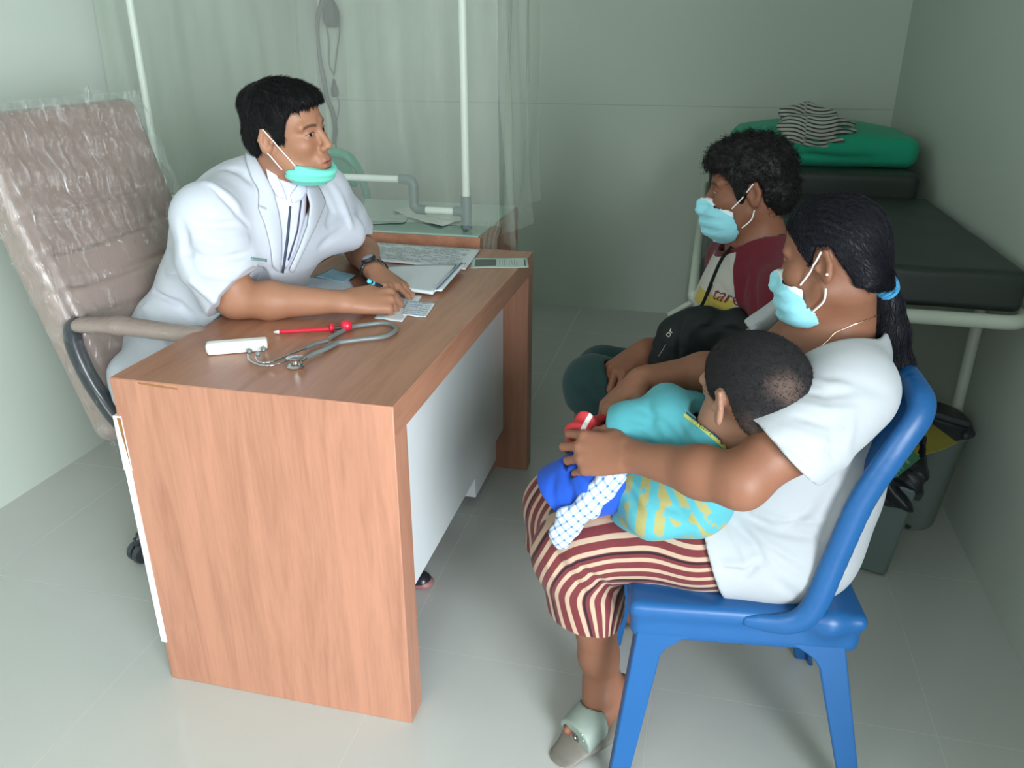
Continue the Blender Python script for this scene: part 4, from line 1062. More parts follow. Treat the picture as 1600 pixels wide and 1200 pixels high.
# pen in the writing hand
M_pen = simple('black_pen', (.015, .02, .03), .3); M_cy = simple('cyan_pen_ring', (.08, .55, .68), .3)
pen = empty('pen', onz(640, 470, .76), 'black and cyan pen held in the writing hand', 'pen')
pa, pb = onz(633, 464, .757), at(576, 439, 1.69)
pd = nrm(pb-pa); Lp = float(np.linalg.norm(pb-pa)); q = np.array(Vector((0, 0, 1)).rotation_difference(Vector(pd)).to_matrix())
b = MB(); b.lathe([(0, 0), (.0012, .004), (.0045, .018), (.0048, Lp*.75), (.0048, Lp-.02), (0, Lp-.02)], pa, 16, pd); b.build('barrel', M_pen, pen)
b = MB(); b.lathe([(0, Lp-.02), (.0054, Lp-.02), (.0054, Lp-.013), (0, Lp-.013)], pa, 16, pd); b.build('ring', M_cy, pen)
b = MB(); b.lathe([(0, Lp-.006), (.0050, Lp-.006), (.0048, Lp), (0, Lp+.002)], pa, 16, pd); b.build('cap_end', M_cy, pen)
b = MB(); b.lathe([(0, Lp-.013), (.0050, Lp-.013), (.0050, Lp-.006), (0, Lp-.006)], pa, 16, pd); b.build('cap', M_pen, pen)
# ------------------------------------------------------------------ surgical mask shared by the two seated adults
M_bmask = fabric('light_blue_mask_cloth', (.30, .68, .80), .7, 600, .05, .15, .1, .2)
t = NT('light_blue_pleated_mask'); o = t.coord()
t.set(color=t.mix(t.step(t.attr('tp'), -.0125, .0012), t.mix(t.noise(60, 2, o), (.27, .64, .76), (.33, .72, .82)), (.74, .80, .84)), rough=.7, sheen=.1, spec=.2)
t.bump(t.noise(40, 3, o), .2, .003); M_bmask = t.m
def surgical_mask(H, D, parent, side):
    S = Field()
    H.ell(S, (.046, 0, -.060), (.066, .0715, .062), 0); H.cone(S, (.082, 0, -.018), (.112, 0, -.040), .019, .019, .02)
    H.ell(S, (.074, 0, -.095), (.036, .036, .030), .02); H.cone(S, (.105, 0, -.045), (.098, 0, -.085), .016, .016, .02)
    H.ell(S, (.040, 0, -.088), (.053, .0735, .044), .02)
    def cut(P):
        l = H.loc(P); top = l[:, 2]+.008+.55*np.clip(.105-l[:, 0], 0, .1)*.9
        back = np.interp(l[:, 2], [-.10, -.085, -.060, -.03], [.006, .006, .030, .032])-l[:, 0]
        return np.maximum(top, back)*.7
    S._add('func', cut, H.o, 1e3, .003, 'i')
    def pl(P):
        l = H.loc(P); f = np.clip((l[:, 0]-.03)/.05, 0, 1); return f*(.0015*np.tanh(4*np.sin(l[:, 2]*230+1.0))+.0004*np.sin(l[:, 2]*500+l[:, 0]*200))
    S.fn(pl); S.sub(D, .0008, .001)
    S.mesh('face_mask', M_bmask, parent, h=.0028, attrs={'tp': ('FLOAT', lambda P: (lambda l: l[:, 2]+.008+.55*np.clip(.105-l[:, 0], 0, .1)*.9)(H.loc(P)))})
    for P_ in (((.036, side*.0655, -.036), (.016, side*.074, -.014), (-.002, side*.083, .012), (-.012, side*.088, .026)),
               ((.009, side*.070, -.083), (-.012, side*.073, -.062), (-.018, side*.079, -.038))):
        q = bez([H.P(*p) for p in P_], 5); q = [p+normal_at(D, p)*max(0, .0024-float(D.ev(p[None])[0])) for p in q]
        tubeo('mask_loop', q, .0016, M_loop, parent, 6)
    b = MB(); p = H.P(.041, side*.066, -.034)
# ------------------------------------------------------------------ the woman
wom = empty('person', (.2, 1.38, .43), 'person in white shirt and striped skirt with a long ponytail, holding a child', 'person')
RW = rot_ypr(148, 9, 3)
HW = Head(at(1291, 417, 1.275)-.875*(RW @ V3(-.018, .080, 0)), RW, .875, bk=.020)
M_skinW = skin_mat('skin_woman', (.27, .118, .070), gaze=(0, -.001))
Wb = Field()
nbW = V3(.240, 1.375, .905)
HW.build(Wb, neck=nbW+V3(0, 0, .01), nr=.052)
sL, sR = V3(.243, 1.222, .855), V3(.205, 1.525, .860)
eL, wL = at(1158, 752, 1.105), at(985, 712, 1.20)
eR, wR = at(1150, 580, 1.50), at(1000, 594, 1.42)
iW = len(Wb.p); Wb.chain([V3(.175, 1.385, .54), V3(.19, 1.38, .66), V3(.20, 1.375, .80)], [.12, .112, .11], k=.05, flat=(V3(1, 0, 0), .80))
Wb.cone(sL, sR, .046, .046, .05)
Wb.cone(nbW, V3(.20, 1.37, .82), .056, .09, .05)
for a, e, w in ((sL, eL, wL), (sR, eR, wR)):
    Wb.chain([a, a*.5+e*.5, e], [.052, .049, .040], k=.03); Wb.chain([e, e*.66+w*.34, w], [.041, .040, .0245], k=.02)
qW = [q for q in Wb.p[iW+4:] if q[0] == 'cone']
hL = nrm(at(905, 706, 1.22)-wL)
tL = hand(Wb, wL+hL*.004, hL, V3(-.25, -.75, .55), side=-1, curls=[(28, 44, 28), (30, 48, 30), (34, 50, 30), (36, 48, 30)], spread=(7, 2, -4, -12), thumb=[(.030, .030, -.012), (.055, .046, -.026), (.080, .046, -.042), (.098, .038, -.052)], sc=.96, wr=.0245)
hR = nrm(at(945, 640, 1.36)-wR)
tR = hand(Wb, wR+hR*.004, hR, V3(-.75, -.35, .55), side=1, curls=[(28, 34, 20), (34, 40, 24), (40, 44, 26), (44, 46, 30)], spread=(10, 3, -8, -18), thumb=[(.030, .032, -.012), (.056, .050, -.024), (.080, .054, -.040), (.098, .050, -.050)], sc=.92, wr=.0245)
kN, kF = V3(-.175, 1.285, .455), V3(-.235, 1.50, .43)
anN = at(943, 1062, 1.315); heN = at(972, 1088, 1.335)
Wb.chain([V3(.22, 1.29, .515), kN], [.075, .052], k=.03); Wb.chain([V3(.22, 1.48, .515), kF], [.075, .052], k=.03)
cN = kN*.65+anN*.35
Wb.chain([kN, cN+V3(.012, 0, 0), kN*.2+anN*.8, anN], [.050, .052, .037, .0335], k=.03)
anF = V3(-.092, 1.615, .11)
Wb.chain([kF, kF*.65+anF*.35, anF], [.050, .050, .033], k=.03)
def foot(S, an, heel, ball, toe, lat, r=1.0):
    heel, ball, toe = (np.array(v, float) for v in (heel, ball, toe)); d = nrm(ball-heel)
    S.chain([an, (an+heel)/2+d*.01, heel+V3(0, 0, .024)], [.033*r, .032*r, .025*r], k=.02)
    S.chain([an+d*.01, (an*.5+ball*.5)+V3(0, 0, .008), ball+V3(0, 0, .014)], [.032*r, .027*r, .016*r], k=.025)
    S.cone(heel+V3(0, 0, .020), ball+lat*.010+V3(0, 0, .012), .022*r, .019*r, .02); S.cone(heel+V3(0, 0, .020), ball-lat*.026+V3(0, 0, .008), .020*r, .014*r, .02)
    for i, (l_, ln, rr) in enumerate(((.022, .052, .0115), (.006, .050, .0085), (-.006, .044, .008), (-.018, .038, .0075), (-.029, .030, .0072))):
        b0 = ball+lat*l_+V3(0, 0, .012); S.chain([b0, b0+nrm(toe-ball)*ln*.6+V3(0, 0, .002), b0+nrm(toe-ball)*ln-V3(0, 0, .002)], [rr*1.1, rr, rr*.85], k=.006)
toeN = onz(892, 1162, .024); balN = toeN+nrm(heN-toeN)*.062+V3(0, 0, .004)
latN = nrm(np.cross(nrm(balN-heN), V3(0, 0, 1)))
foot(Wb, anN, heN, balN, toeN, latN)
heF = V3(-.078, 1.60, .055); balF = V3(-.135, 1.70, .028); toeF = V3(-.165, 1.752, .022)
foot(Wb, anF, heF, balF, toeF, -nrm(np.cross(nrm(balF-heF), V3(0, 0, 1))))
Wb.mesh('body', M_skinW, wom, h=.003, attrs={'hl': ('FLOAT_VECTOR', HW.loc)}, box=((-.36, 1.0, -.02), (.46, 1.80, 1.20)))
surgical_mask(HW, Wb, wom, 1)
# hair pulled back into a ponytail
def exW(S):
    HW.ell(S, (-.052, 0, .0), (.036, .052, .050), .02)
    S.chain([HW.P(-.060, .02, -.030), HW.P(-.060, .01, -.035)*.4+tie*.6, tie], [.028, .019, .012], k=.02)
tie = at(1384, 449, 1.345)
WL = [(-.30, -.095), (-.14, -.085), (-.09, -.055), (-.055, -.035), (-.036, .005), (-.022, .036), (.002, .034), (.014, .000), (.026, .012), (.046, .040), (.062, .058), (.080, .066), (.13, .070)]
hW = hairfield(HW, WL, .006, exW)
hW.fn(lambda P: (lambda l: .0008*np.sin(np.arctan2(l[:, 1], l[:, 2]+.05)*90+6*l[:, 0]*12))(HW.loc(P)))
M_hairW = hair_mat('straight_black_hair', (.006, .006, .009), .46, (1, 1, 1), .35, 150)
hoW = hW.mesh('hair', M_hairW, wom, h=.003)
def flowW(P): v = tie-P; return v/np.linalg.norm(v, axis=1)[:, None]
strands('hair_strands', hW, verts_of(hoW), flowW, 3000, 8, .010, .0005, M_hairW, wom, lift=.0008, off=.0005, seed=5)
PT = Field(); pp = [tie, at(1388, 475, 1.345), at(1394, 520, 1.34), at(1401, 575, 1.34), at(1410, 640, 1.35), at(1418, 690, 1.36)]
pp[0] = tie+V3(.002, 0, 0)
PT.chain(pp, [.013, .018, .021, .023, .020, .006], k=.02, flat=(V3(0, 1, 0), .8))
PT.fn(lambda P: .0012*np.sin(P[:, 0]*900+P[:, 2]*40)*np.sin(P[:, 1]*500+P[:, 2]*60))
po = PT.mesh('ponytail', M_hairW, wom, h=.003)
strands('hair_strands', PT, verts_of(po), lambda P: np.tile(V3(.12, .0, -1), (len(P), 1)), 900, 8, .012, .0006, M_hairW, wom, lift=.003, seed=6)
M_tie = fabric('blue_hair_tie', (.06, .33, .60), .7, 400); 
b = MB(); ta = nrm(pp[1]-pp[0]+V3(.01, 0, 0)); tx = nrm(np.cross(ta, V3(0, 1, 0))); ty = np.cross(ta, tx)
for k in range(5):
    c = tie+ta*(k-2)*.0052; b2 = [(c+(tx*math.cos(a)+ty*math.sin(a))*(.0165+.0012*math.sin(3*a+k))+ta*.002*math.sin(2*a+k)) for a in np.linspace(0, 2*math.pi, 25)[:-1]]
    b.tube(b2, .0034, 8, closed=True)
ht = b.build('hair_tie', M_tie, wom)
# white shirt
M_tee = fabric('white_shirt_cloth', (.42, .435, .46), .85, 800, .05, .30, .1, .55)
Sk = Field()
Sk.chain([V3(.17, 1.29, .515), V3(.05, 1.285, .503), V3(-.15, 1.285, .470), V3(-.185, 1.285, .44)], [.088, .080, .073, .070], k=.03)
Sk.chain([V3(-.185, 1.285, .44), V3(-.145, 1.285, .33), V3(-.128, 1.285, .24)], [.070, .072, .074], k=.03)
Sk.chain([V3(.17, 1.48, .515), V3(.05, 1.485, .495), V3(-.21, 1.50, .448), V3(-.25, 1.50, .415)], [.088, .078, .072, .070], k=.03)
Sk.chain([V3(-.25, 1.50, .415), V3(-.245, 1.48, .30), V3(-.24, 1.47, .22)], [.070, .066, .066], k=.03)
Sk.cone(V3(.05, 1.34, .49), V3(.05, 1.44, .49), .07, .07, .06); Sk.cone(V3(-.18, 1.30, .44), V3(-.235, 1.48, .42), .058, .058, .05)
Sk.cone(V3(-.16, 1.30, .34), V3(-.23, 1.46, .33), .045, .045, .06)
Tw = Field()
Tw.p += [(k_, (a[0], a[1], a[2]+.009, a[3]+.009, a[4]), c_, R_+.009, kk_, o_) for k_, a, c_, R_, kk_, o_ in Sk.p if min(a[0][2], a[1][2]) > .44]
fx_ = (V3(1, 0, 0), .84)
Tw.chain([V3(.175, 1.385, .515), V3(.185, 1.38, .66), V3(.195, 1.375, .80)], [.142, .138, .132], k=.05, flat=fx_)
Tw.cone(V3(.16, 1.33, .76), V3(.15, 1.45, .76), .075, .075, .05); Tw.cone(V3(.12, 1.36, .62), V3(.11, 1.38, .55), .10, .11, .05)
Tw.clone(Wb, iW, iW+6, .013)
Tw.cone(sL+V3(.0, .02, .0), sR-V3(.0, .02, 0), .059, .059, .05)
Tw.cone(V3(.235, 1.30, .865), V3(.22, 1.46, .865), .060, .060, .05); Tw.cone(nbW+V3(0, 0, -.03), V3(.20, 1.37, .80), .078, .118, .05)
sE = sL*.52+eL*.48; Tw.chain([sL, sL*.6+eL*.4, sL*.42+eL*.58, sL*.2+eL*.8], [.058, .060, .061, .062], k=.03)
Tw.cone(sL*.8+eL*.2+V3(.01, 0, -.02), sL*.45+eL*.55+V3(.02, .01, -.030), .052, .045, .03)
Tw.chain([sR, sR*.5+eR*.5, sR*.1+eR*.9], [.062, .064, .060], k=.03)
Tw.chain([V3(.232, 1.302, .515), V3(.06, 1.293, .506)], [.098, .092], k=.03); Tw.chain([V3(.230, 1.470, .515), V3(.06, 1.48, .506)], [.098, .090], k=.03)
Tw.ell(V3(.262, 1.370, .630), (.100, .142, .165), k=.04)
pA, pB_ = at(1206, 683, 1.13), at(1290, 772, 1.13); ln = nrm(pB_-pA); nN = nrm(np.cross(ln, ray(1250, 730)+V3(0, 0, .12))); nN = nN if nN @ (eL-sL) > 0 else -nN
Tw.lcut(pA, nN, (pA*.5+pB_*.5)+nN*.06, .115)
Tw.lcut(sR*.45+eR*.55, nrm(eR-sR), sR*.2+eR*.8, .12)
hA, hB = at(1094, 826, 1.2), at(1132, 948, 1.2); nH = nrm(np.cross(hB-hA, V3(0, 1, 0))); nH = nH if nH[0] < 0 else -nH
Tw.plane(hA, nH) if False else Tw.lcut(hA, nH, (hA+hB)/2+nH*.2+V3(0, .1, 0), .30)
Tw.plane((0, 0, .437), (0, 0, -1))
Tw.sub(Wb, .0035, .001)
Tw.ell(V3(.200, 1.365, .930), (.106, .122, .114), rot_ypr(0, -24, 0), .012, 's')
for pix, w, a in ((((1262, 590), (1290, 600), (1330, 600)), .006, .004), (((1255, 612), (1290, 618), (1340, 612)), .005, -.004), (((1250, 630), (1290, 640), (1335, 640)), .006, .004), (((1240, 650), (1285, 662), (1320, 665)), .006, -.004),
                  (((1225, 668), (1270, 685), (1310, 700)), .007, .004), (((1300, 590), (1345, 600), (1390, 620)), .010, -.003), (((1210, 690), (1240, 700), (1275, 735)), .006, -.004),
                  (((1310, 640), (1300, 700), (1290, 760)), .010, -.005), (((1330, 640), (1320, 700), (1312, 760)), .012, .005),
                  (((1170, 810), (1215, 830), (1280, 842)), .007, -.006), (((1180, 800), (1230, 812), (1300, 815)), .007, .005), (((1150, 820), (1180, 850), (1195, 880)), .005, -.006), (((1135, 822), (1160, 860), (1172, 890)), .005, .005),
                  (((1165, 815), (1200, 850), (1240, 872)), .006, .005), (((1130, 890), (1165, 897), (1185, 880)), .006, -.007), (((1125, 880), (1160, 882), (1185, 868)), .007, .005), (((1200, 860), (1240, 890), (1262, 900)), .009, -.004),
                  (((1205, 900), (1235, 925), (1250, 935)), .010, -.003), (((1300, 830), (1320, 780), (1345, 740)), .012, .005), (((1280, 850), (1300, 800), (1322, 760)), .010, -.005), (((1225, 825), (1262, 800), (1282, 775)), .008, -.005)):
    Tw.draw(pix, w, a*1.25)
Tw.mesh('shirt', M_tee, wom, h=.0036)
# striped skirt
t = NT('striped_skirt_cloth'); u = t.attr('u'); o = t.coord()
ph = t.math('DIVIDE', u, .0200); fr_ = t.math('FRACT', ph); fl = t.math('MODULO', t.math('FLOOR', t.math('ADD', ph, 60)), 3.0)
cream = t.step(t.math('SUBTRACT', .19, t.math('ABSOLUTE', t.math('SUBTRACT', fr_, .5))), 0, .03)
blk = t.math('MULTIPLY', t.step(t.math('SUBTRACT', .10, t.math('ABSOLUTE', t.math('SUBTRACT', fr_, .12))), 0, .03), t.math('LESS_THAN', fl, .5))
c = t.mix(cream, t.mix(t.noise(80, 2, o), (.17, .032, .035), (.13, .025, .03)), (.47, .33, .24)); c = t.mix(blk, c, (.02, .012, .018))
t.set(color=c, rough=.8, spec=.2, sheen=.1); t.bump(t.noise(22, 4, o, .6, 1.0), .3, .004); M_skirt = t.m
qa, qb = at(826, 848, 1.47), at(962, 988, 1.24); nq = nrm(np.cross(qb-qa, V3(.0, 1, .0))); nq = nq if nq[2] < 0 else -nq
Sk.plane((qa+qb)/2, nq); Sk.plane((.10, 0, 0), (1, 0, 0)) if False else None
Sk.box((.04, 1.4, .20), (.112, .3, .185), rnd=.03, k=.03, op='s')
Sk.plane((0, 0, .30), (0, 0, -1)) if False else None
Sk.sub(Wb, .003, .001)
for pix, w, a in ((((900, 880), (930, 905), (958, 925)), .007, -.009), (((890, 895), (915, 925), (935, 955)), .008, -.006), (((905, 905), (930, 935), (950, 960)), .007, .006), (((885, 870), (905, 888), (925, 915)), .007, .006),
                  (((940, 905), (962, 930), (968, 955)), .006, -.006), (((985, 925), (1040, 935), (1100, 940)), .008, -.003), (((850, 830), (865, 860), (885, 890)), .009, -.006), (((835, 850), (855, 880), (870, 905)), .008, .005)):
    Sk.draw(pix, w, a)
def su_(P):
    a = np.array([.35, .52]); b_ = np.array([-.20, .462]); c_ = np.array([-.125, .20])
    Q = P[:, [0, 2]]; 
    def sd(a, b, lo, hi):
        d = (b-a)/np.linalg.norm(b-a); v = Q-a; tt = np.clip(v @ d, lo, hi); w = v-tt[:, None]*d; s = d[0]*v[:, 1]-d[1]*v[:, 0]
        return np.linalg.norm(w, axis=1)*np.sign(s)
    d1 = sd(a, b_, -9, np.linalg.norm(b_-a)); d2 = sd(b_, c_, 0, 9)
    ctr = np.array([-.085, .385]); r = np.linalg.norm(Q-ctr, axis=1)       # concentric round the back of the knee
    up = (Q-ctr) @ nrm(np.array([-.05, 1.0])); bk = Q[:, 0]-ctr[0]; dn = ctr[1]-Q[:, 1]
    straight = (Q-ctr) @ nrm(np.array([-.10, 1.0])); shin = -((Q-ctr) @ nrm(np.array([1.0, .30])))
    u_ = np.where(bk > .0, straight, np.where(dn > .0, shin, r))
    w1 = 1/(1+np.exp(-bk/.012)); w2 = 1/(1+np.exp(-dn/.012))
    u_ = w1*straight+(1-w1)*(w2*shin+(1-w2)*r)
    return u_+.55*np.clip(P[:, 1]-1.38, 0, .3)*.5+.004*np.sin(P[:, 0]*40)
Sk.mesh('skirt', M_skirt, wom, h=.0036, attrs={'u': ('FLOAT', su_)})
# sandals
M_sole = simple('worn_taupe_sole', (.20, .18, .15), .6, var=.25, nscale=60); M_strap = simple('pale_green_grey_strap', (.26, .31, .27), .5, var=.1); M_pearl = simple('white_bead', (.7, .72, .68), .3); M_motif = simple('grey_flower_motif', (.08, .08, .075), .6)
def sandal(he, ba, to, lat, detail):
    d = nrm(ba-he); S = Field(); up = nrm(np.cross(lat, d)); up = up if up[2] > 0 else -up
    c0_, c1_, c2_ = he-up*.006-d*.012, ba-up*.012, to-up*.015+nrm(to-ba)*.030
    S.chain([c0_, (c0_+c1_)/2, c1_, c2_], [.032, .032, .041, .033], k=.03, flat=(up, .28))
    S.plane((0, 0, .002), (0, 0, -1))
    so = S.mesh('sandal', M_sole, wom, h=.003)
    B = Field(); m = ba+d*.026
    B.cone(m-d*.030+up*.012, m+d*.026+up*.001, .046, .045, .01, flat=(up, .80)); B.plane(m+d*.026, d+up*.1); B.plane(m-d*.026, -d-up*.35); B.plane(c1_+up*.002, -up); B.sub(Wb, .0015, .001); 
    st = B.mesh('strap', M_strap, so, h=.0028)
    if detail:
        p = B.hit(900, 1152)
        if p is not None:
            nn = normal_at(B, p); a1 = nrm(np.cross(nn, V3(0, 0, 1))); a2 = np.cross(nn, a1)
            for k in range(5):
                a = k*1.2566; b = MB(); b.lathe([(0, 0), (.0042, 0), (.0042, .0012), (0, .0014)], p+nn*.0008+(a1*math.cos(a)+a2*math.sin(a))*.0062, 12, nn); b.build('petal', M_motif, st)
            b = MB(); b.lathe([(0, 0), (.003, .0005), (.003, .002), (0, .003)], p+nn*.0008, 12, nn); b.build('bead', M_pearl, st)
            for q in ((886, 1152), (888, 1160), (910, 1148), (912, 1157)):
                p2 = B.hit(*q)
                if p2 is not None: b = MB(); b.lathe([(0, 0), (.0018, .0004), (.0018, .0012), (0, .002)], p2, 8, normal_at(B, p2)); b.build('bead', M_pearl, st)
sandal(heN, balN, toeN, latN, True); sandal(heF, balF, toeF, -nrm(np.cross(nrm(balF-heF), V3(0, 0, 1))), False)
# necklace and ear stud
M_gold = simple('fine_gold_chain', (.75, .50, .34), .25, .9)
q = Wb.hits([(1370, 492), (1352, 500), (1335, 506), (1322, 512), (1305, 520), (1292, 534), (1275, 548), (1258, 556)])
if len(q) > 3:
    tubeo('necklace', [p+normal_at(Wb, p)*max(.001, .002-float(Wb.ev(p[None])[0])) for p in bez(q, 4)], .0008, M_gold, wom, 6)
    p = Wb.hit(1332, 507); b = MB(); b.lathe([(0, -.002), (.002, 0), (0, .002)], p+normal_at(Wb, p)*.002, 10); b.build('bead', M_pearl, wom)
p = HW.P(-.024, .0885, -.012); b = MB(); b.lathe([(0, 0), (.002, .0005), (.002, .002), (0, .0025)], p, 10, HW.R @ V3(-.4, 1, 0)); b.build('ear_stud', M_pearl, wom)

# ------------------------------------------------------------------ the child
kid = empty('person', (.0, 1.30, .60), 'child with cropped black hair in a turquoise shirt lying across the lap', 'child')
RK = rot_ypr(126, 6, 4)
HK = Head(at(1175, 626, 1.215), RK, .935)
M_skinK = skin_mat('skin_child', (.36, .19, .13))
Kd = Field(); nk = at(1128, 692, 1.245); HK.build(Kd, neck=nk, nr=.040, child=True)
kp = at(1010, 775, 1.34); kc = at(1085, 735, 1.29)
Kd.chain([nk, kc, kp], [.05, .062, .060], k=.03)
kS = at(1052, 660, 1.29); kE = at(985, 672, 1.285); kW = at(938, 686, 1.30)
Kd.chain([kc*.4+kS*.6, kS, kE, kW], [.04, .032, .026, .020], k=.02)
hk = nrm(V3(-.7, .5, -.35)); hand(Kd, kW, hk, V3(-.2, -.4, .8), side=-1, curls=[(40, 40, 20)]*4, sc=.55, wr=.019)
kS2 = at(1075, 650, 1.42); Kd.chain([kc, kS2, at(1010, 660, 1.46)], [.04, .032, .026], k=.02)
kk = at(905, 775, 1.27); kk2 = at(905, 765, 1.40)
Kd.chain([kp, kk], [.055, .040], k=.02); Kd.chain([kp+V3(0, .06, 0), kk2], [.055, .040], k=.02)
Kd.mesh('body', M_skinK, kid, h=.003, attrs={'hl': ('FLOAT_VECTOR', HK.loc)})
KL = [(-.13, -.070), (-.07, -.072), (-.044, -.045), (-.030, .015), (-.018, .032), (.000, .026), (.012, .0), (.026, .004), (.046, .040), (.062, .058), (.13, .068)]
hK = hairfield(HK, KL, .0035, lambda S: HK.ell(S, (-.055, 0, .0), (.046, .060, .055), .02))
t = NT('cropped_hair'); o = t.coord(); hh = t.n('ShaderNodeAttribute', attribute_name='hl').outputs['Vector']; s_ = t.sep(hh)
dx = t.math('SUBTRACT', s_[1], .022); dz = t.math('SUBTRACT', s_[2], .052); rr_ = t.math('SQRT', t.math('ADD', t.math('MULTIPLY', dx, dx), t.math('MULTIPLY', dz, dz)))
rr_ = t.math('ADD', rr_, t.math('MULTIPLY', t.math('SUBTRACT', t.noise(60, 3, o), .5), .03))
thin = t.math('MULTIPLY', t.math('SUBTRACT', 1.0, t.step(rr_, .020, .016)), t.math('LESS_THAN', s_[0], 0.0))
low = t.math('SUBTRACT', 1.0, t.step(t.math('ADD', s_[2], t.math('MULTIPLY', t.noise(40, 3, o), .03)), .004, .03))
bl = t.math('ADD', t.math('MULTIPLY', thin, .50), t.math('MULTIPLY', low, .38)); n_ = t.noise(900, 2, o)
t.set(color=t.mix(bl, t.mix(n_, (.012, .011, .012), (.028, .026, .028)), (.24, .15, .12)), rough=.75, spec=.2); t.bump(n_, .9, .003); M_crop = t.m
hoK = hK.mesh('hair', M_crop, kid, h=.003, attrs={'hl': ('FLOAT_VECTOR', HK.loc)})
strands('hair_strands', hK, verts_of(hoK), lambda P: ((HK.loc(P)*np.array([1, 1, -.3])) @ HK.R.T)+.02, 5000, 2, .0022, .00035, hair_mat('cropped_hair_tips', (.012, .011, .012), .6), kid, lift=.0022, off=.0002, seed=9)
# turquoise shirt
t = NT('turquoise_shirt_cloth'); o = t.coord(); pt = t.attr('pt'); co_ = t.attr('co')
base = t.mix(t.noise(14, 3, o), (.070, .32, .375), (.090, .37, .42))
g_ = t.math('FRACT', t.math('MULTIPLY', pt, 1.0)); yel = t.math('MULTIPLY', t.step(t.math('SUBTRACT', .27, t.math('ABSOLUTE', t.math('SUBTRACT', g_, .5))), 0, .06), t.math('MULTIPLY', t.step(pt, .1, .05), t.step(t.math('SUBTRACT', 3.0, pt), 0, .05)))
yel = t.math('MULTIPLY', yel, t.step(t.noise(30, 2, o), .50, .03))
c = t.mix(yel, base, (.33, .30, .11)); c = t.mix(t.math('MULTIPLY', t.step(co_, .35, .04), t.math('SUBTRACT', 1.0, t.step(co_, .62, .04))), c, (.50, .52, .12))
c = t.mix(t.math('MULTIPLY', t.step(co_, .18, .04), t.math('SUBTRACT', 1.0, t.step(co_, .33, .04))), c, (.02, .05, .10))
t.set(color=c, rough=.8, spec=.2, sheen=.1); t.bump(t.noise(20, 4, o, .6, 1), .3, .004); M_turq = t.m
Ks = Field()
Ks.cone(nk, nk*.7+HK.o*.3, .058, .056, .02); Ks.chain([nk, nk*.4+kc*.6, kc*.7+kp*.3, kp+V3(.01, 0, -.01)], [.060, .068, .080, .088], k=.04)
Ks.cone(kp, at(1090, 790, 1.25), .075, .055, .05); Ks.cone(kp+V3(-.02, -.02, 0), at(1010, 800, 1.22), .06, .035, .04)
Ks.chain([at(975, 745, 1.27), at(1020, 810, 1.21), at(1085, 812, 1.20)], [.03, .022, .018], k=.04)
Ks.chain([kc*.5+kS*.5, kS, kE, kE*.6+kW*.4], [.055, .050, .046, .046], k=.03)
Ks.chain([kc, kS2, at(1030, 640, 1.42)], [.05, .044, .042], k=.03)
Ks.chain([kS, at(1040, 625, 1.33)], [.045, .03], k=.03)
a_, b__ = at(948, 655, 1.27), at(960, 705, 1.27); nn = nrm(np.cross(b__-a_, V3(.1, 1, 0))); nn = nn if nn[0] < 0 else -nn
Ks.lcut(a_, nn, (a_+b__)/2+nn*.05, .075)
nd = nrm(HK.o-nk+V3(-.02, -.01, .0)); ncen = nk+nd*.012
cq, cr = at(1086, 648, 1.22), at(1158, 714, 1.22); nd = nrm(np.cross(cr-cq, nrm(ray(1120, 680))+V3(.0, .0, -.10))); nd = nd if nd @ (HK.o-nk) > 0 else -nd; ncen = (cq+cr)/2
Ks.lcut(ncen, nd, ncen+nd*.055, .085)
Ks.sub(Kd, .003, .001)
for pix, w, a in ((((1000, 640), (1030, 655), (1060, 690)), .006, -.006), (((985, 665), (1010, 672), (1035, 700)), .006, .005), (((965, 680), (1000, 690), (1030, 705)), .006, -.005), (((1060, 640), (1075, 670), (1100, 700)), .007, .004),
                  (((1010, 625), (1020, 650), (1015, 680)), .008, -.004), (((1040, 690), (1070, 700), (1100, 720)), .005, -.004), (((960, 745), (985, 775), (1000, 800)), .007, -.006), (((975, 740), (1000, 770), (1020, 805)), .007, .005), (((1040, 790), (1062, 800), (1085, 822)), .006, -.004),
                  (((1030, 650), (1040, 680), (1030, 712)), .006, .004), (((950, 665), (958, 685), (962, 705)), .004, .003)):
    Ks.draw(pix, w, a)
def pt_(P):
    c = at(1060, 770, 1.2); l = P-c; a = l[:, 0]*1.0+.35*l[:, 2]; return np.where(P[:, 2] < c[2]+.01, np.abs(a+.028)*32+.6*(l[:, 2]+.05)*20, -1.0)
def co__(P): return np.where((P-ncen) @ nrm(cr-cq) > -.060, np.clip(((ncen-P) @ nd)/.020, 0, 3), 3.0)
Ks.mesh('shirt', M_turq, kid, h=.0034, attrs={'pt': ('FLOAT', pt_), 'co': ('FLOAT', co__)})
# blue shorts bunched over the knees
M_blue = fabric('blue_shorts_cloth', (.012, .075, .46), .8, 700, .2, .3, .1)
Kb = Field(); Kb.chain([at(985, 752, 1.29), at(925, 752, 1.26), at(875, 775, 1.25), at(862, 785, 1.25)], [.056, .057, .054, .046], k=.03)
Kb.chain([at(985, 745, 1.38), at(915, 740, 1.36), at(870, 755, 1.34)], [.05, .045, .036], k=.03)
Kb.chain([at(905, 735, 1.25), at(915, 775, 1.22)], [.03, .032], k=.02)
p1_, p2_ = at(843, 772, 1.2), at(880, 808, 1.2)
Kb.plane((p1_+p2_)/2, nrm(np.cross(p2_-p1_, V3(0, 1, 0)))*(1 if nrm(np.cross(p2_-p1_, V3(0, 1, 0)))[2] < 0 else -1))
for pix, w, a in ((((880, 715), (890, 760), (905, 800)), .006, -.007), (((895, 720), (912, 760), (925, 790)), .006, .005), (((905, 730), (930, 755), (942, 775)), .005, -.006), (((920, 725), (945, 740), (950, 765)), .005, .005), (((865, 745), (862, 775), (870, 800)), .006, -.006)):
    Kb.draw(pix, w, a)
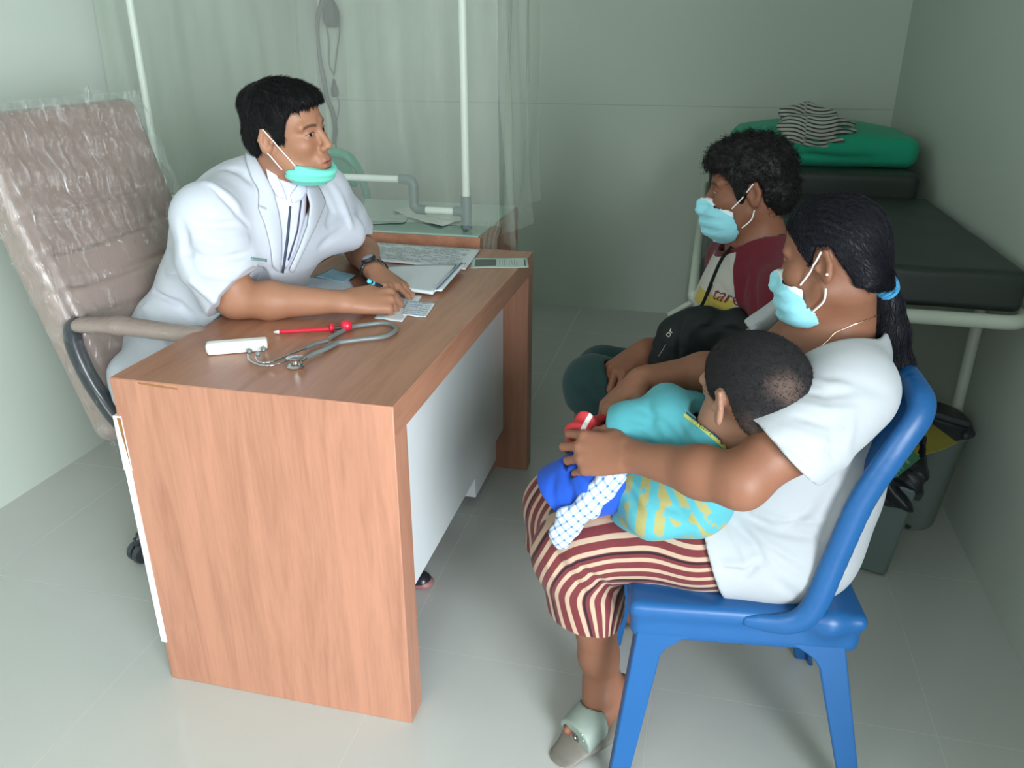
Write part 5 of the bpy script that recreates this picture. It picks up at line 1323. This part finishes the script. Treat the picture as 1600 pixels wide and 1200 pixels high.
Kb.sub(Wb, .0015, .001); Kb.mesh('shorts', M_blue, kid, h=.0034)
# ------------------------------------------------------------------ the man
man = empty('person', (.1, 1.92, .43), 'person with curly hair and light blue mask in a maroon and white shirt', 'person')
RM = rot_ypr(176, 3, 2)
HM = Head(at(1179, 304, 1.815)-.885*(RM @ V3(-.016, .082, 0)), RM, .885, bk=.014)
M_skinM = skin_mat('skin_man', (.235, .095, .055), gaze=(0, -.002))
Mb_ = Field(); nbM = V3(.135, 1.90, .905)
HM.build(Mb_, neck=nbM, nr=.060)
mL, mR = V3(.195, 1.725, .845), V3(.095, 2.06, .850)
meL, mwL = V3(.215, 1.665, .60), V3(.02, 1.72, .575)
meR, mwR = V3(.08, 2.08, .63), at(1006, 548, 1.80)
iM = len(Mb_.p); Mb_.chain([V3(.17, 1.90, .52), V3(.165, 1.90, .66), V3(.145, 1.90, .79)], [.13, .125, .13], k=.05, flat=(V3(1, 0, 0), .8))
Mb_.cone(mL, mR, .05, .05, .05); Mb_.cone(nbM, V3(.14, 1.90, .80), .06, .11, .05)
for a, e, w in ((mL, meL, mwL), (mR, meR, mwR)):
    Mb_.chain([a, e], [.050, .040], k=.03); Mb_.chain([e, e*.66+w*.34, w], [.041, .039, .026], k=.02)
hM = nrm(at(962, 578, 1.745)-mwR)
hand(Mb_, mwR, hM, V3(-.35, -.35, .85), side=1, curls=[(45, 55, 30), (50, 58, 30), (55, 60, 30), (60, 60, 30)], thumb=[(.030, .028, -.014), (.055, .040, -.030), (.080, .038, -.044), (.100, .028, -.050)], wr=.026)
hM2 = nrm(V3(-1, .1, -.15)); hand(Mb_, mwL, hM2, V3(-.1, -.3, 1), side=-1, curls=[(30, 35, 20)]*4, wr=.026)
iT = len(Mb_.p)
kM1, kM2 = at(925, 600, 1.79), at(940, 582, 2.0)
aM1, aM2 = V3(-.185, 1.80, .11), V3(-.17, 2.02, .11)
for kx, ax_, y in ((kM1, aM1, 1.82), (kM2, aM2, 2.0)):
    Mb_.chain([V3(.15, y, .515), kx], [.08, .052], k=.03); Mb_.chain([kx, kx*.65+ax_*.35, ax_], [.048, .048, .033], k=.03)
    foot(Mb_, ax_, ax_+V3(.045, 0, -.085), ax_+V3(-.10, -.01, -.095), ax_+V3(-.155, -.012, -.10), V3(0, 1 if y > 1.9 else -1, 0)*-1)
Mb_.mesh('body', M_skinM, man, h=.0035, attrs={'hl': ('FLOAT_VECTOR', HM.loc)}, box=((-.42, 1.58, -.01), (.33, 2.20, 1.24)))
surgical_mask(HM, Mb_, man, 1)
def exM(S):
    HM.ell(S, (-.010, 0, .058), (.102, .086, .083), .02); HM.ell(S, (.052, 0, .075), (.056, .064, .042), .03); HM.ell(S, (-.070, 0, .0), (.052, .066, .062), .02)
ML = [(-.20, -.062), (-.06, -.062), (-.040, -.038), (-.034, .012), (-.020, .034), (.000, .026), (.008, -.030), (.024, -.026), (.032, .004), (.050, .034), (.066, .046), (.090, .052), (.2, .056)]
hM_ = hairfield(HM, ML, .014, exM)
hM_.fn(lambda P: .0035*np.sin(P[:, 0]*260+2*np.sin(P[:, 2]*150))*np.sin(P[:, 2]*240+2*np.sin(P[:, 1]*170))*np.sin(P[:, 1]*230+P[:, 0]*90))
M_curl = hair_mat('curly_black_hair', (.007, .0065, .0065), .5, (1, 1, 1), .9, 90)
ho = hM_.mesh('hair', M_curl, man, h=.0034)
vv = verts_of(ho); vl = HM.loc(vv); vv = vv[(vl[:, 2] > .02) | (vl[:, 0] < -.05)]
strands('hair_curls', hM_, vv, lambda P: np.tile(np.array([-.2, .1, .3]), (len(P), 1)), 1500, 12, .0034, .0007, M_curl, man, lift=.011, curl=.75, off=.001, seed=8)
# raglan shirt: white front and back, maroon sleeves and collar
t = NT('maroon_and_white_raglan_cloth'); o = t.coord(); rg = t.attr('rg'); cl = t.attr('cl')
mar = t.mix(t.noise(30, 3, o), (.135, .012, .022), (.10, .010, .018)); wh = t.mix(t.noise(20, 3, o), (.46, .44, .40), (.40, .38, .35))
c = t.mix(t.step(rg, 0, .002), wh, mar)
# print on the front: yellow band, dark drawing below
pz = t.attr('pz'); py = t.attr('py')
band_ = t.math('MULTIPLY', t.step(t.math('SUBTRACT', .017, t.math('ABSOLUTE', t.math('SUBTRACT', pz, 0))), 0, .0012), t.step(t.math('SUBTRACT', .066, t.math('ABSOLUTE', py)), 0, .003))
front = t.step(t.math('MULTIPLY', rg, -1.0), .001, .001)
c = t.mix(t.math('MULTIPLY', band_, front), c, (.40, .31, .06))
nn_ = t.noise(55, 4, o, .6, 2.2); drw = t.math('MULTIPLY', t.step(t.math('SUBTRACT', .05, t.math('ABSOLUTE', t.math('SUBTRACT', nn_, .5))), 0, .02), t.step(t.math('SUBTRACT', .075, t.math('ABSOLUTE', t.math('ADD', pz, .105))), 0, .004))
c = t.mix(t.math('MULTIPLY', t.math('MULTIPLY', drw, front), .85), c, (.03, .03, .025))
c = t.mix(t.step(cl, 0, .001), c, mar)
t.set(color=c, rough=.85, spec=.2, sheen=.1); t.bump(t.noise(18, 4, o, .6, 1), .3, .004); M_raglan = t.m
Tm = Field(); fm = (V3(1, 0, 0), .80)
Tm.chain([V3(.16, 1.90, .50), V3(.160, 1.90, .66), V3(.140, 1.90, .79)], [.155, .150, .155], k=.05, flat=fm)
Tm.clone(Mb_, iM, iM+5, .009)
Tm.cone(mL+V3(0, .02, 0), mR-V3(0, .02, 0), .062, .062, .05); Tm.cone(nbM+V3(0, 0, -.02), V3(.14, 1.90, .80), .074, .125, .05)
Tm.cone(nbM+V3(0, -.02, -.005), mL, .056, .058, .04); Tm.cone(nbM+V3(0, .02, -.005), mR, .056, .058, .04)
Tm.chain([mL, mL*.45+meL*.55, mL*.1+meL*.9], [.064, .064, .060], k=.03); Tm.chain([mR, mR*.45+meR*.55, mR*.1+meR*.9], [.062, .062, .060], k=.03)
for m, e in ((mL, meL), (mR, meR)): Tm.lcut(m*.25+e*.75, nrm(e-m), m*.02+e*.98, .10)
Tm.plane((0, 0, .46), (0, 0, -1))
Tm.sub(Mb_, .0035, .001)
Tm.ell(nbM+V3(-.030, 0, .048), (.072, .072, .075), np.eye(3), .008, 's')
for pix, w, a in ((((1180, 420), (1178, 460), (1182, 500)), .010, -.005), (((1200, 420), (1205, 460), (1200, 500)), .012, .005), (((1140, 400), (1150, 430), (1150, 460)), .010, .004), (((1160, 395), (1165, 430), (1160, 470)), .008, -.004), (((1120, 440), (1140, 470), (1165, 500)), .01, -.004)):
    Tm.draw(pix, w, a*1.4)
sdM = nrm((mR-mL)[:2]); fdM = V3(-sdM[1], sdM[0], 0)
def rg_(P):                              # seam from collar to underarm
    side = np.abs((P-nbM)[:, :2] @ sdM); z = P[:, 2]; lim = np.interp(z, [.70, .74, .80, .86, .90, .93], [.158, .150, .138, .115, .082, .055]); return side-lim
cc_ = nbM+V3(-.030, 0, .048)
def cl_(P): v = (P-cc_)/np.array([.072, .072, .075]); return .016-(np.sqrt((v*v).sum(1))-1)*.073
zc = at(1130, 462, 1.86)[2]
Tm.mesh('shirt', M_raglan, man, h=.0036, attrs={'rg': ('FLOAT', rg_), 'cl': ('FLOAT', cl_), 'pz': ('FLOAT', lambda P: P[:, 2]-zc), 'py': ('FLOAT', lambda P: np.where((P-nbM) @ fdM > .0, (P-nbM)[:, :2] @ sdM+.055, 9.0))})
# printed word laid on the chest
M_word = simple('dark_red_print', (.16, .012, .02), .7)
def wrap_text(body, S, M, size, mat, parent, back, name='printed_word'):
    o_ = text(name, body, M, size, mat, parent, extrude=0.0)
    n = len(o_.data.vertices); co = np.empty(n*3, np.float32); o_.data.vertices.foreach_get('co', co); P = co.reshape(-1, 3).astype(float); d = np.array(M.to_3x3())[:, 2]
    P = P+d*back
    for k in range(60):
        v = S.ev(P); P = P-d*np.clip(v-.0012, -.01, .02)[:, None]*.8
    o_.data.vertices.foreach_set('co', P.astype(np.float32).ravel()); o_.data.update(); return o_
pw = Tm.hit(1130, 462)
zx, zy, zn = V3(0, -1, 0), V3(0, 0, 1), V3(-1, 0, 0)
uxM = V3(-sdM[0], -sdM[1], 0); pw = pw+uxM*.0
Mw = frame_at(pw+fdM*.03, uxM, V3(0, 0, 1), fdM)
wrap_text('I tare', Tm, Mw, .040, M_word, man, .03)
# shorts
M_short = fabric('dark_green_shorts_cloth', (.022, .055, .055), .9, 700, .2, .3, .1)
Sm = Field()
for kx, y in ((kM1, 1.82), (kM2, 2.0)):
    Sm.chain([V3(.16, y, .515), kx*.55+V3(.15, y, .515)*.45, kx+V3(.01, 0, 0)], [.092, .075, .062], k=.04)
    Sm.chain([kx, kx+V3(.02, 0, -.07)], [.061, .060], k=.03)
Sm.p += [(k_, (a[0], a[1], a[2]+.010, a[3]+.010, a[4]), c_, R_+.01, kk_, o_) for k_, a, c_, R_, kk_, o_ in Mb_.p[iT:] if k_ == 'cone' and min(a[0][2], a[1][2]) > .36 and a[2] > .045 and a[0][0] < .2]
pS = kM1+V3(.01, 0, -.075); Sm.lcut(pS, nrm(V3(-.35, 0, -1)), pS+V3(-.05, .1, -.16), .24); Sm.sub(Mb_, .003, .001)
Sm.box((.05, 1.9, .30), (.30, .3, .125), rnd=.03, k=.03, op='s')
for pix, w, a in ((((900, 600), (925, 620), (945, 640)), .008, -.006), (((930, 560), (945, 590), (950, 620)), .008, .005)): Sm.draw(pix, w, a)
Sm.mesh('shorts', M_short, man, h=.0045)
# black sling bag on his lap
M_bagk = fabric('black_bag_nylon', (.012, .015, .016), .6, 900, .2, .2, .0, .6); M_wprint = simple('white_print', (.55, .55, .52), .6)
bagr = empty('sling_bag', at(1080, 540, 1.78), 'black sling bag with white print on the lap of the curly haired person', 'bag')
G = Field()
bo = 26
_at = at
def at(x, y, Y): return _at(x+bo, y, Y)
g0, g1, g2 = at(1028, 548, 1.72), at(1075, 500, 1.72), at(1150, 505, 1.70)
G.chain([at(1020, 560, 1.74), at(1040, 530, 1.74), at(1068, 508, 1.74)], [.045, .052, .045], k=.03, flat=(V3(0, 1, 0), .8))
G.chain([at(1060, 535, 1.75), at(1130, 530, 1.74), at(1180, 535, 1.72)], [.055, .052, .035], k=.03, flat=(V3(0, 1, 0), .8))
G.chain([at(1075, 507, 1.74), at(1130, 504, 1.73), at(1180, 515, 1.70)], [.028, .026, .022], k=.02)
G.chain([at(1022, 572, 1.75), at(1100, 575, 1.75)], [.04, .05], k=.03)
at = _at
G.draw([(1070, 500), (1062, 530), (1060, 565)], .006, -.006).draw([(1050, 505), (1043, 530), (1030, 560)], .005, -.004).draw([(1080, 512), (1130, 512), (1170, 522)], .005, -.005)
G.fn(lambda P: .0015*np.sin(P[:, 0]*120+3*np.sin(P[:, 2]*60)))
G.sub(Tm, .002, .002); G.mesh('bag_body', M_bagk, bagr, h=.004)
sp_ = [at(1089, 490, 1.76), at(1100, 470, 1.77), at(1112, 440, 1.785), at(1124, 412, 1.80), at(1135, 395, 1.82), at(1150, 388, 1.86)]
q = bez(sp_, 6); q = [p+normal_at(Tm, p)*max(0, .004-float(Tm.ev(p[None])[0])) for p in q]
b = MB(); b.tube(q, .0050, 8, flat=.4); b.build('strap', M_bagk, bagr)
b = MB(); b.tube([at(1092, 492, 1.75), at(1088, 478, 1.755)], .012, 10); b.build('strap_buckle', M_dark, bagr)
p = G.hit(1046, 520)
if p is not None:
    nn = normal_at(G, p); ux = nrm(V3(.45, 0, .9)-nn*(V3(.45, 0, .9) @ nn)); uy = np.cross(nn, ux)
    wrap_text('or', G, frame_at(p+nn*.004, ux, uy, nn), .021, M_wprint, bagr, .01, 'printed_letters')
    p2 = G.hit(1032, 545)
    if p2 is not None: wrap_text('_____', G, frame_at(p2+nn*.004, ux, uy, nn), .013, M_wprint, bagr, .01, 'printed_line')

# ------------------------------------------------------------------ cloths on the woman's lap
t = NT('blue_and_white_plaid'); o = t.coord(); s_ = t.sep(o)
def ln_(sock, f, w): return t.math('LESS_THAN', t.math('FRACT', t.math('MULTIPLY', sock, f)), w)
d1 = t.math('ADD', s_[0], t.math('MULTIPLY', s_[2], .8)); d2 = t.math('SUBTRACT', s_[0], s_[2])
pl = t.math('ADD', t.math('MULTIPLY', ln_(d1, 52, .26), .5), t.math('MULTIPLY', ln_(d2, 52, .26), .5)); 
t.set(color=t.mix(pl, (.55, .60, .66), (.05, .14, .36)), rough=.85); t.bump(t.noise(30, 3, o), .3, .004); M_plaid = t.m
PL = Field()
PL.chain([at(958, 745, 1.225), at(935, 770, 1.205), at(915, 795, 1.19), at(890, 812, 1.185), at(878, 838, 1.185), at(874, 852, 1.185)], [.018, .020, .018, .020, .016, .008], k=.02, flat=(nrm((0, 1, .3)), .5))
PL.chain([at(960, 742, 1.225), at(940, 735, 1.235)], [.018, .018], k=.02)
PL.fn(lambda P: .0016*np.sin(P[:, 0]*110+P[:, 2]*90)); PL.sub(Sk, .001, .001)
tag(PL.mesh('plaid_cloth', M_plaid, None, h=.003), 'blue and white plaid cloth hanging over the striped skirt', 'cloth')
t = NT('red_cloth_with_white_stripe'); o = t.coord(); w_ = t.attr('w')
t.set(color=t.mix(t.step(t.math('SUBTRACT', .0042, t.math('ABSOLUTE', w_)), 0, .0006), (.48, .022, .03), (.62, .60, .56)), rough=.6); t.bump(t.noise(30, 3, o), .2, .003); M_red = t.m
RD = Field(); ra, rb_, rc = at(912, 657, 1.30), at(903, 700, 1.27), at(950, 652, 1.36)
RD.chain([at(915, 655, 1.30), at(905, 678, 1.28), at(898, 706, 1.27)], [.018, .020, .016], k=.02, flat=(nrm((.2, 1, .2)), .35))
RD.chain([at(925, 660, 1.31), at(955, 645, 1.37)], [.014, .010], k=.02, flat=(V3(0, 0, 1), .5))
wa, wb_ = at(921, 652, 1.29), at(905, 700, 1.27); wd = nrm(wb_-wa); wn = nrm(np.cross(wd, V3(0, 1, 0)))
tag(RD.mesh('red_cloth', M_red, None, h=.0028, attrs={'w': ('FLOAT', lambda P: (P-wa) @ wn+.004*np.sin((P-wa) @ wd*60))}), 'red cloth with a white stripe held between the hands of the woman', 'cloth')

# ------------------------------------------------------------------ things on the desk
ZD = .7505
t = NT('ruled_paper'); o = t.coord(); s_ = t.sep(o); 
M_paper = simple('white_paper', (.66, .70, .72), .8, var=.03)
def paper(name, label, pix, z, mat, thick=.0012, cat='paper', h=.0, curl=0.0, group=None):
    q = [onz(x, y, z) for x, y in pix]; b = MB()
    a, b_, c, d = q; n = 14
    def f(u, v):
        p = (a*(1-u)+b_*u)*(1-v)+(d*(1-u)+c*u)*v; return p+V3(0, 0, curl*(math.sin(math.pi*u)*.5+abs(v-.5)**2*2)+.0006*math.sin(9*u+5*v))
    b.grid(f, n, n); o_ = b.build(name, mat, solid=thick); 
    if label: tag(o_, label, cat, group)
    return o_, q
def print_lines(parent, q, z, rows, mat, u0=.08, u1=.92, v0=.1, v1=.9, seed=1, wd=.0016, dens=.7, name='printed_lines'):
    a, b_, c, d = q; r_ = random.Random(seed); b = MB()
    def P(u, v): p = (a*(1-u)+b_*u)*(1-v)+(d*(1-u)+c*u)*v; return V3(p[0], p[1], z)
    for i in range(rows):
        v = v0+(v1-v0)*i/max(1, rows-1); u = u0
        while u < u1:
            w = r_.uniform(.02, .09)
            if r_.random() < dens: 
                e = min(u+w, u1); dv = (v1-v0)/rows*.22
                b.prism([P(u, v), P(e, v), P(e, v+dv), P(u, v+dv)], (0, 0, .0003))
            u += w+.012
    return b.build(name, mat, parent, smooth=False)
M_inkg = simple('grey_ink', (.20, .23, .24), .8); M_inkb = simple('blue_ink', (.12, .16, .38), .8)
fo, q = paper('form_sheet', 'large printed form lying flat at the far end of the desk', ((581, 379), (750, 390), (727, 421), (578, 406)), ZD+.004, M_paper, .003)
print_lines(fo, q, ZD+.0078, 16, M_inkg, seed=3, dens=.75); tag(fo, kind=None)
M_photo = simple('grey_printed_photo', (.16, .18, .16), .6, var=.6, nscale=150)
M_lpap = simple('pale_green_paper', (.50, .60, .54), .7, var=.04)
lf, q = paper('leaflet', 'narrow leaflet with a grey picture by the far desk corner', ((737, 403), (824, 403), (826, 418), (735, 419)), ZD+.0008, M_lpap, .0008)
def sub_quad(q, u0, u1, v0, v1): 
    a, b_, c, d = q; P = lambda u, v: (a*(1-u)+b_*u)*(1-v)+(d*(1-u)+c*u)*v
    return [P(u0, v0), P(u1, v0), P(u1, v1), P(u0, v1)]
b = MB(); b.prism([p+V3(0, 0, .0006) for p in sub_quad(q, .07, .44, .18, .84)], (0, 0, .0004)); b.build('picture', M_photo, lf)
print_lines(lf, [q[3], q[0], q[1], q[2]], ZD+.0016, 8, M_inkg, .2, .8, .50, .80, 4, dens=.9)
b = MB(); b.prism([p+V3(0, 0, .0006) for p in sub_quad(q, .935, .955, .2, .85)], (0, 0, .0004)); b.build('printed_mark', M_dark, lf)
# open booklet with a raised cover
M_edge = simple('booklet_edge', (.10, .14, .28), .6)
bk, q = paper('booklet', None, ((600, 420), (712, 416), (676, 461), (596, 452)), ZD+.006, M_paper, .006, curl=.006)
tag(bk, 'open white booklet with a raised dark blue edged cover in front of the writing hands', 'booklet')
b = MB(); e0, e1_ = onz(723, 408, ZD+.022), onz(676, 461, ZD+.004)
for k, (dz, dx, m) in enumerate(((.000, .0, 'p'), (.007, .004, 'p'))): pass
def cov(u, v): p = onz(712, 418, ZD+.004)*(1-u)+onz(670, 459, ZD+.004)*u; top = onz(728, 411, ZD+.020)*(1-u)+onz(690, 455, ZD+.010)*u; return p*(1-v)+top*v+V3(0, 0, .004*math.sin(math.pi*v))
b.grid(cov, 12, 5); cv = b.build('cover', M_paper, bk, solid=.0025)
b = MB(); b.tube([cov(u/8, .55)+V3(.002, 0, .004) for u in range(9)], .0016, 6); b.build('spine_line', M_edge, bk)
rc_, q = paper('receipt', 'small lined slip of paper sticking out past the writing hand', ((636, 470), (680, 474), (665, 496), (628, 492)), ZD+.0018, M_paper, .0012)
print_lines(rc_, q, ZD+.0028, 7, M_inkb, seed=7, dens=.8)
sh, q = paper('note_sheet', 'sheet of paper being written on under the pen', ((604, 458), (660, 462), (628, 503), (585, 497)), ZD+.0006, M_paper, .0008)
print_lines(sh, q, ZD+.0014, 7, M_inkb, .1, .85, .1, .6, 9, dens=.8)
t = NT('lined_notebook_paper'); o = t.coord(); s_ = t.sep(o); lnn = t.math('LESS_THAN', t.math('FRACT', t.math('MULTIPLY', t.math('SUBTRACT', s_[0], t.math('MULTIPLY', s_[1], .5)), 130.0)), .22)
t.set(color=t.mix(lnn, (.72, .78, .82), (.42, .50, .64)), rough=.8); M_lined = t.m
nb_, q = paper('notebook', 'lined notebook page beside the near forearm of the writing person', ((462, 433), (545, 437), (560, 463), (446, 447)), ZD+.002, M_lined, .004, 'notebook')
M_card = simple('light_blue_card', (.34, .58, .70), .7)
cd_, q = paper('card', 'light blue card lying between the two forearms', ((492, 432), (520, 420), (556, 430), (538, 441)), ZD+.006, M_card, .002, 'card')
# reflex hammer: red handle, white tip, red head
M_rh = simple('red_plastic', (.62, .015, .045), .28); M_wp = simple('white_plastic_tip', (.72, .72, .70), .4)
h0, h1 = onz(427, 519, ZD+.006), onz(540, 513, ZD+.008); hd = nrm(h1-h0)
rh = empty('reflex_hammer', h0, 'red pen shaped reflex hammer with white tip and ball shaped head', 'hammer')
Lh = float(np.linalg.norm(h1-h0))
b = MB(); b.lathe([(0, 0), (.0016, .001), (.0040, .010), (.0040, .0135), (0, .0135)], h0, 16, hd); b.build('tip', M_wp, rh)
b = MB(); b.lathe([(0, .0135), (.0042, .0135), (.0046, .02), (.0046, Lh-.034), (0, Lh-.034)], h0, 18, hd); b.build('handle', M_rh, rh)
b = MB(); b.lathe([(0, Lh-.036), (.006, Lh-.036), (.0105, Lh-.033), (.0105, Lh-.028), (.006, Lh-.024), (0, Lh-.024)], h0+V3(0, 0, .003), 24, hd); b.build('collar', M_rh, rh)
b = MB(); b.lathe([(0, Lh-.025), (.0045, Lh-.025), (.0045, Lh-.008), (0, Lh-.008)], h0+V3(0, 0, .002), 16, hd); b.build('neck', M_dark, rh)
K = Field(); K.ell(h0+hd*(Lh+.002)+V3(0, 0, .006), (.0135, .0125, .0135)); K.mesh('ball', M_rh, rh, h=.0018)
# stethoscope
M_tube = simple('grey_rubber_tube', (.16, .18, .18), .35); M_chrome = simple('chrome', (.62, .64, .66), .18, 1.0)
stt = empty('stethoscope', onz(465, 570, ZD), 'grey stethoscope lying across the near part of the desk', 'stethoscope')
Zt = ZD+.006
P1 = [(505, 547), (522, 537), (560, 531), (600, 526), (618, 516), (614, 508), (598, 505), (575, 507), (550, 511), (530, 520), (516, 528)]
tubeo('rubber_tube', bez([onz(x, y, Zt) for x, y in P1], 8), .0052, M_tube, stt)
tubeo('rubber_tube', bez([onz(x, y, Zt+.001) for x, y in ((512, 533), (495, 537), (476, 545))], 8), .0042, M_tube, stt)
tubeo('rubber_tube', bez([onz(x, y, Zt+.001) for x, y in ((527, 536), (510, 545), (492, 552), (476, 560))], 8), .0046, M_tube, stt)
tubeo('metal_tube', bez([onz(x, y, Zt+.004) for x, y in ((478, 544), (455, 553), (425, 565), (405, 566), (400, 558))], 8), .0021, M_chrome, stt)
tubeo('metal_tube', bez([onz(x, y, Zt+.003) for x, y in ((450, 563), (425, 571), (405, 570), (390, 563), (388, 554))], 8), .0021, M_chrome, stt)
for x, y in ((401, 556), (388, 552), (410, 549)):
    b = MB(); b.lathe([(0, 0), (.005, .001), (.0062, .005), (.004, .010), (0, .011)], onz(x, y, Zt+.002), 14, (.2, .4, .5)); b.build('ear_tip', M_tube, stt)
cc = onz(462, 574, ZD)
b = MB(); b.lathe([(0, .001), (.017, .001), (.0185, .004), (.015, .007), (.0105, .010), (.0105, .016), (.0165, .019), (.0170, .022), (.014, .024), (0, .024)], cc, 32); b.build('chest_piece', M_chrome, stt)
tubeo('stem', [onz(470, 566, ZD+.013), onz(478, 560, ZD+.012)], .0032, M_chrome, stt, 10)
# white plastic case beside it
wc = empty('white_case', onz(370, 553, ZD), 'short white plastic case lying beside the stethoscope', 'case')
a0, a1 = onz(323, 553, ZD), onz(419, 545, ZD); dv = nrm(a1-a0); pv = V3(-dv[1], dv[0], 0); Lc = float(np.linalg.norm(a1-a0))
K = Field(); mc = (a0+a1)/2+pv*.004+V3(0, 0, .012); Mc = np.stack([dv, pv, V3(0, 0, 1)], 1); K.box(mc, (Lc/2, .014, .0115), Mc, rnd=.006)
K.box(mc+dv*(-.002)-pv*.013+V3(0, 0, -.004), (Lc/2-.006, .006, .0075), Mc, rnd=.003, k=.002)
K.mesh('case_body', simple('glossy_white_plastic', (.84, .84, .80), .25, var=.02), wc, h=.0018)
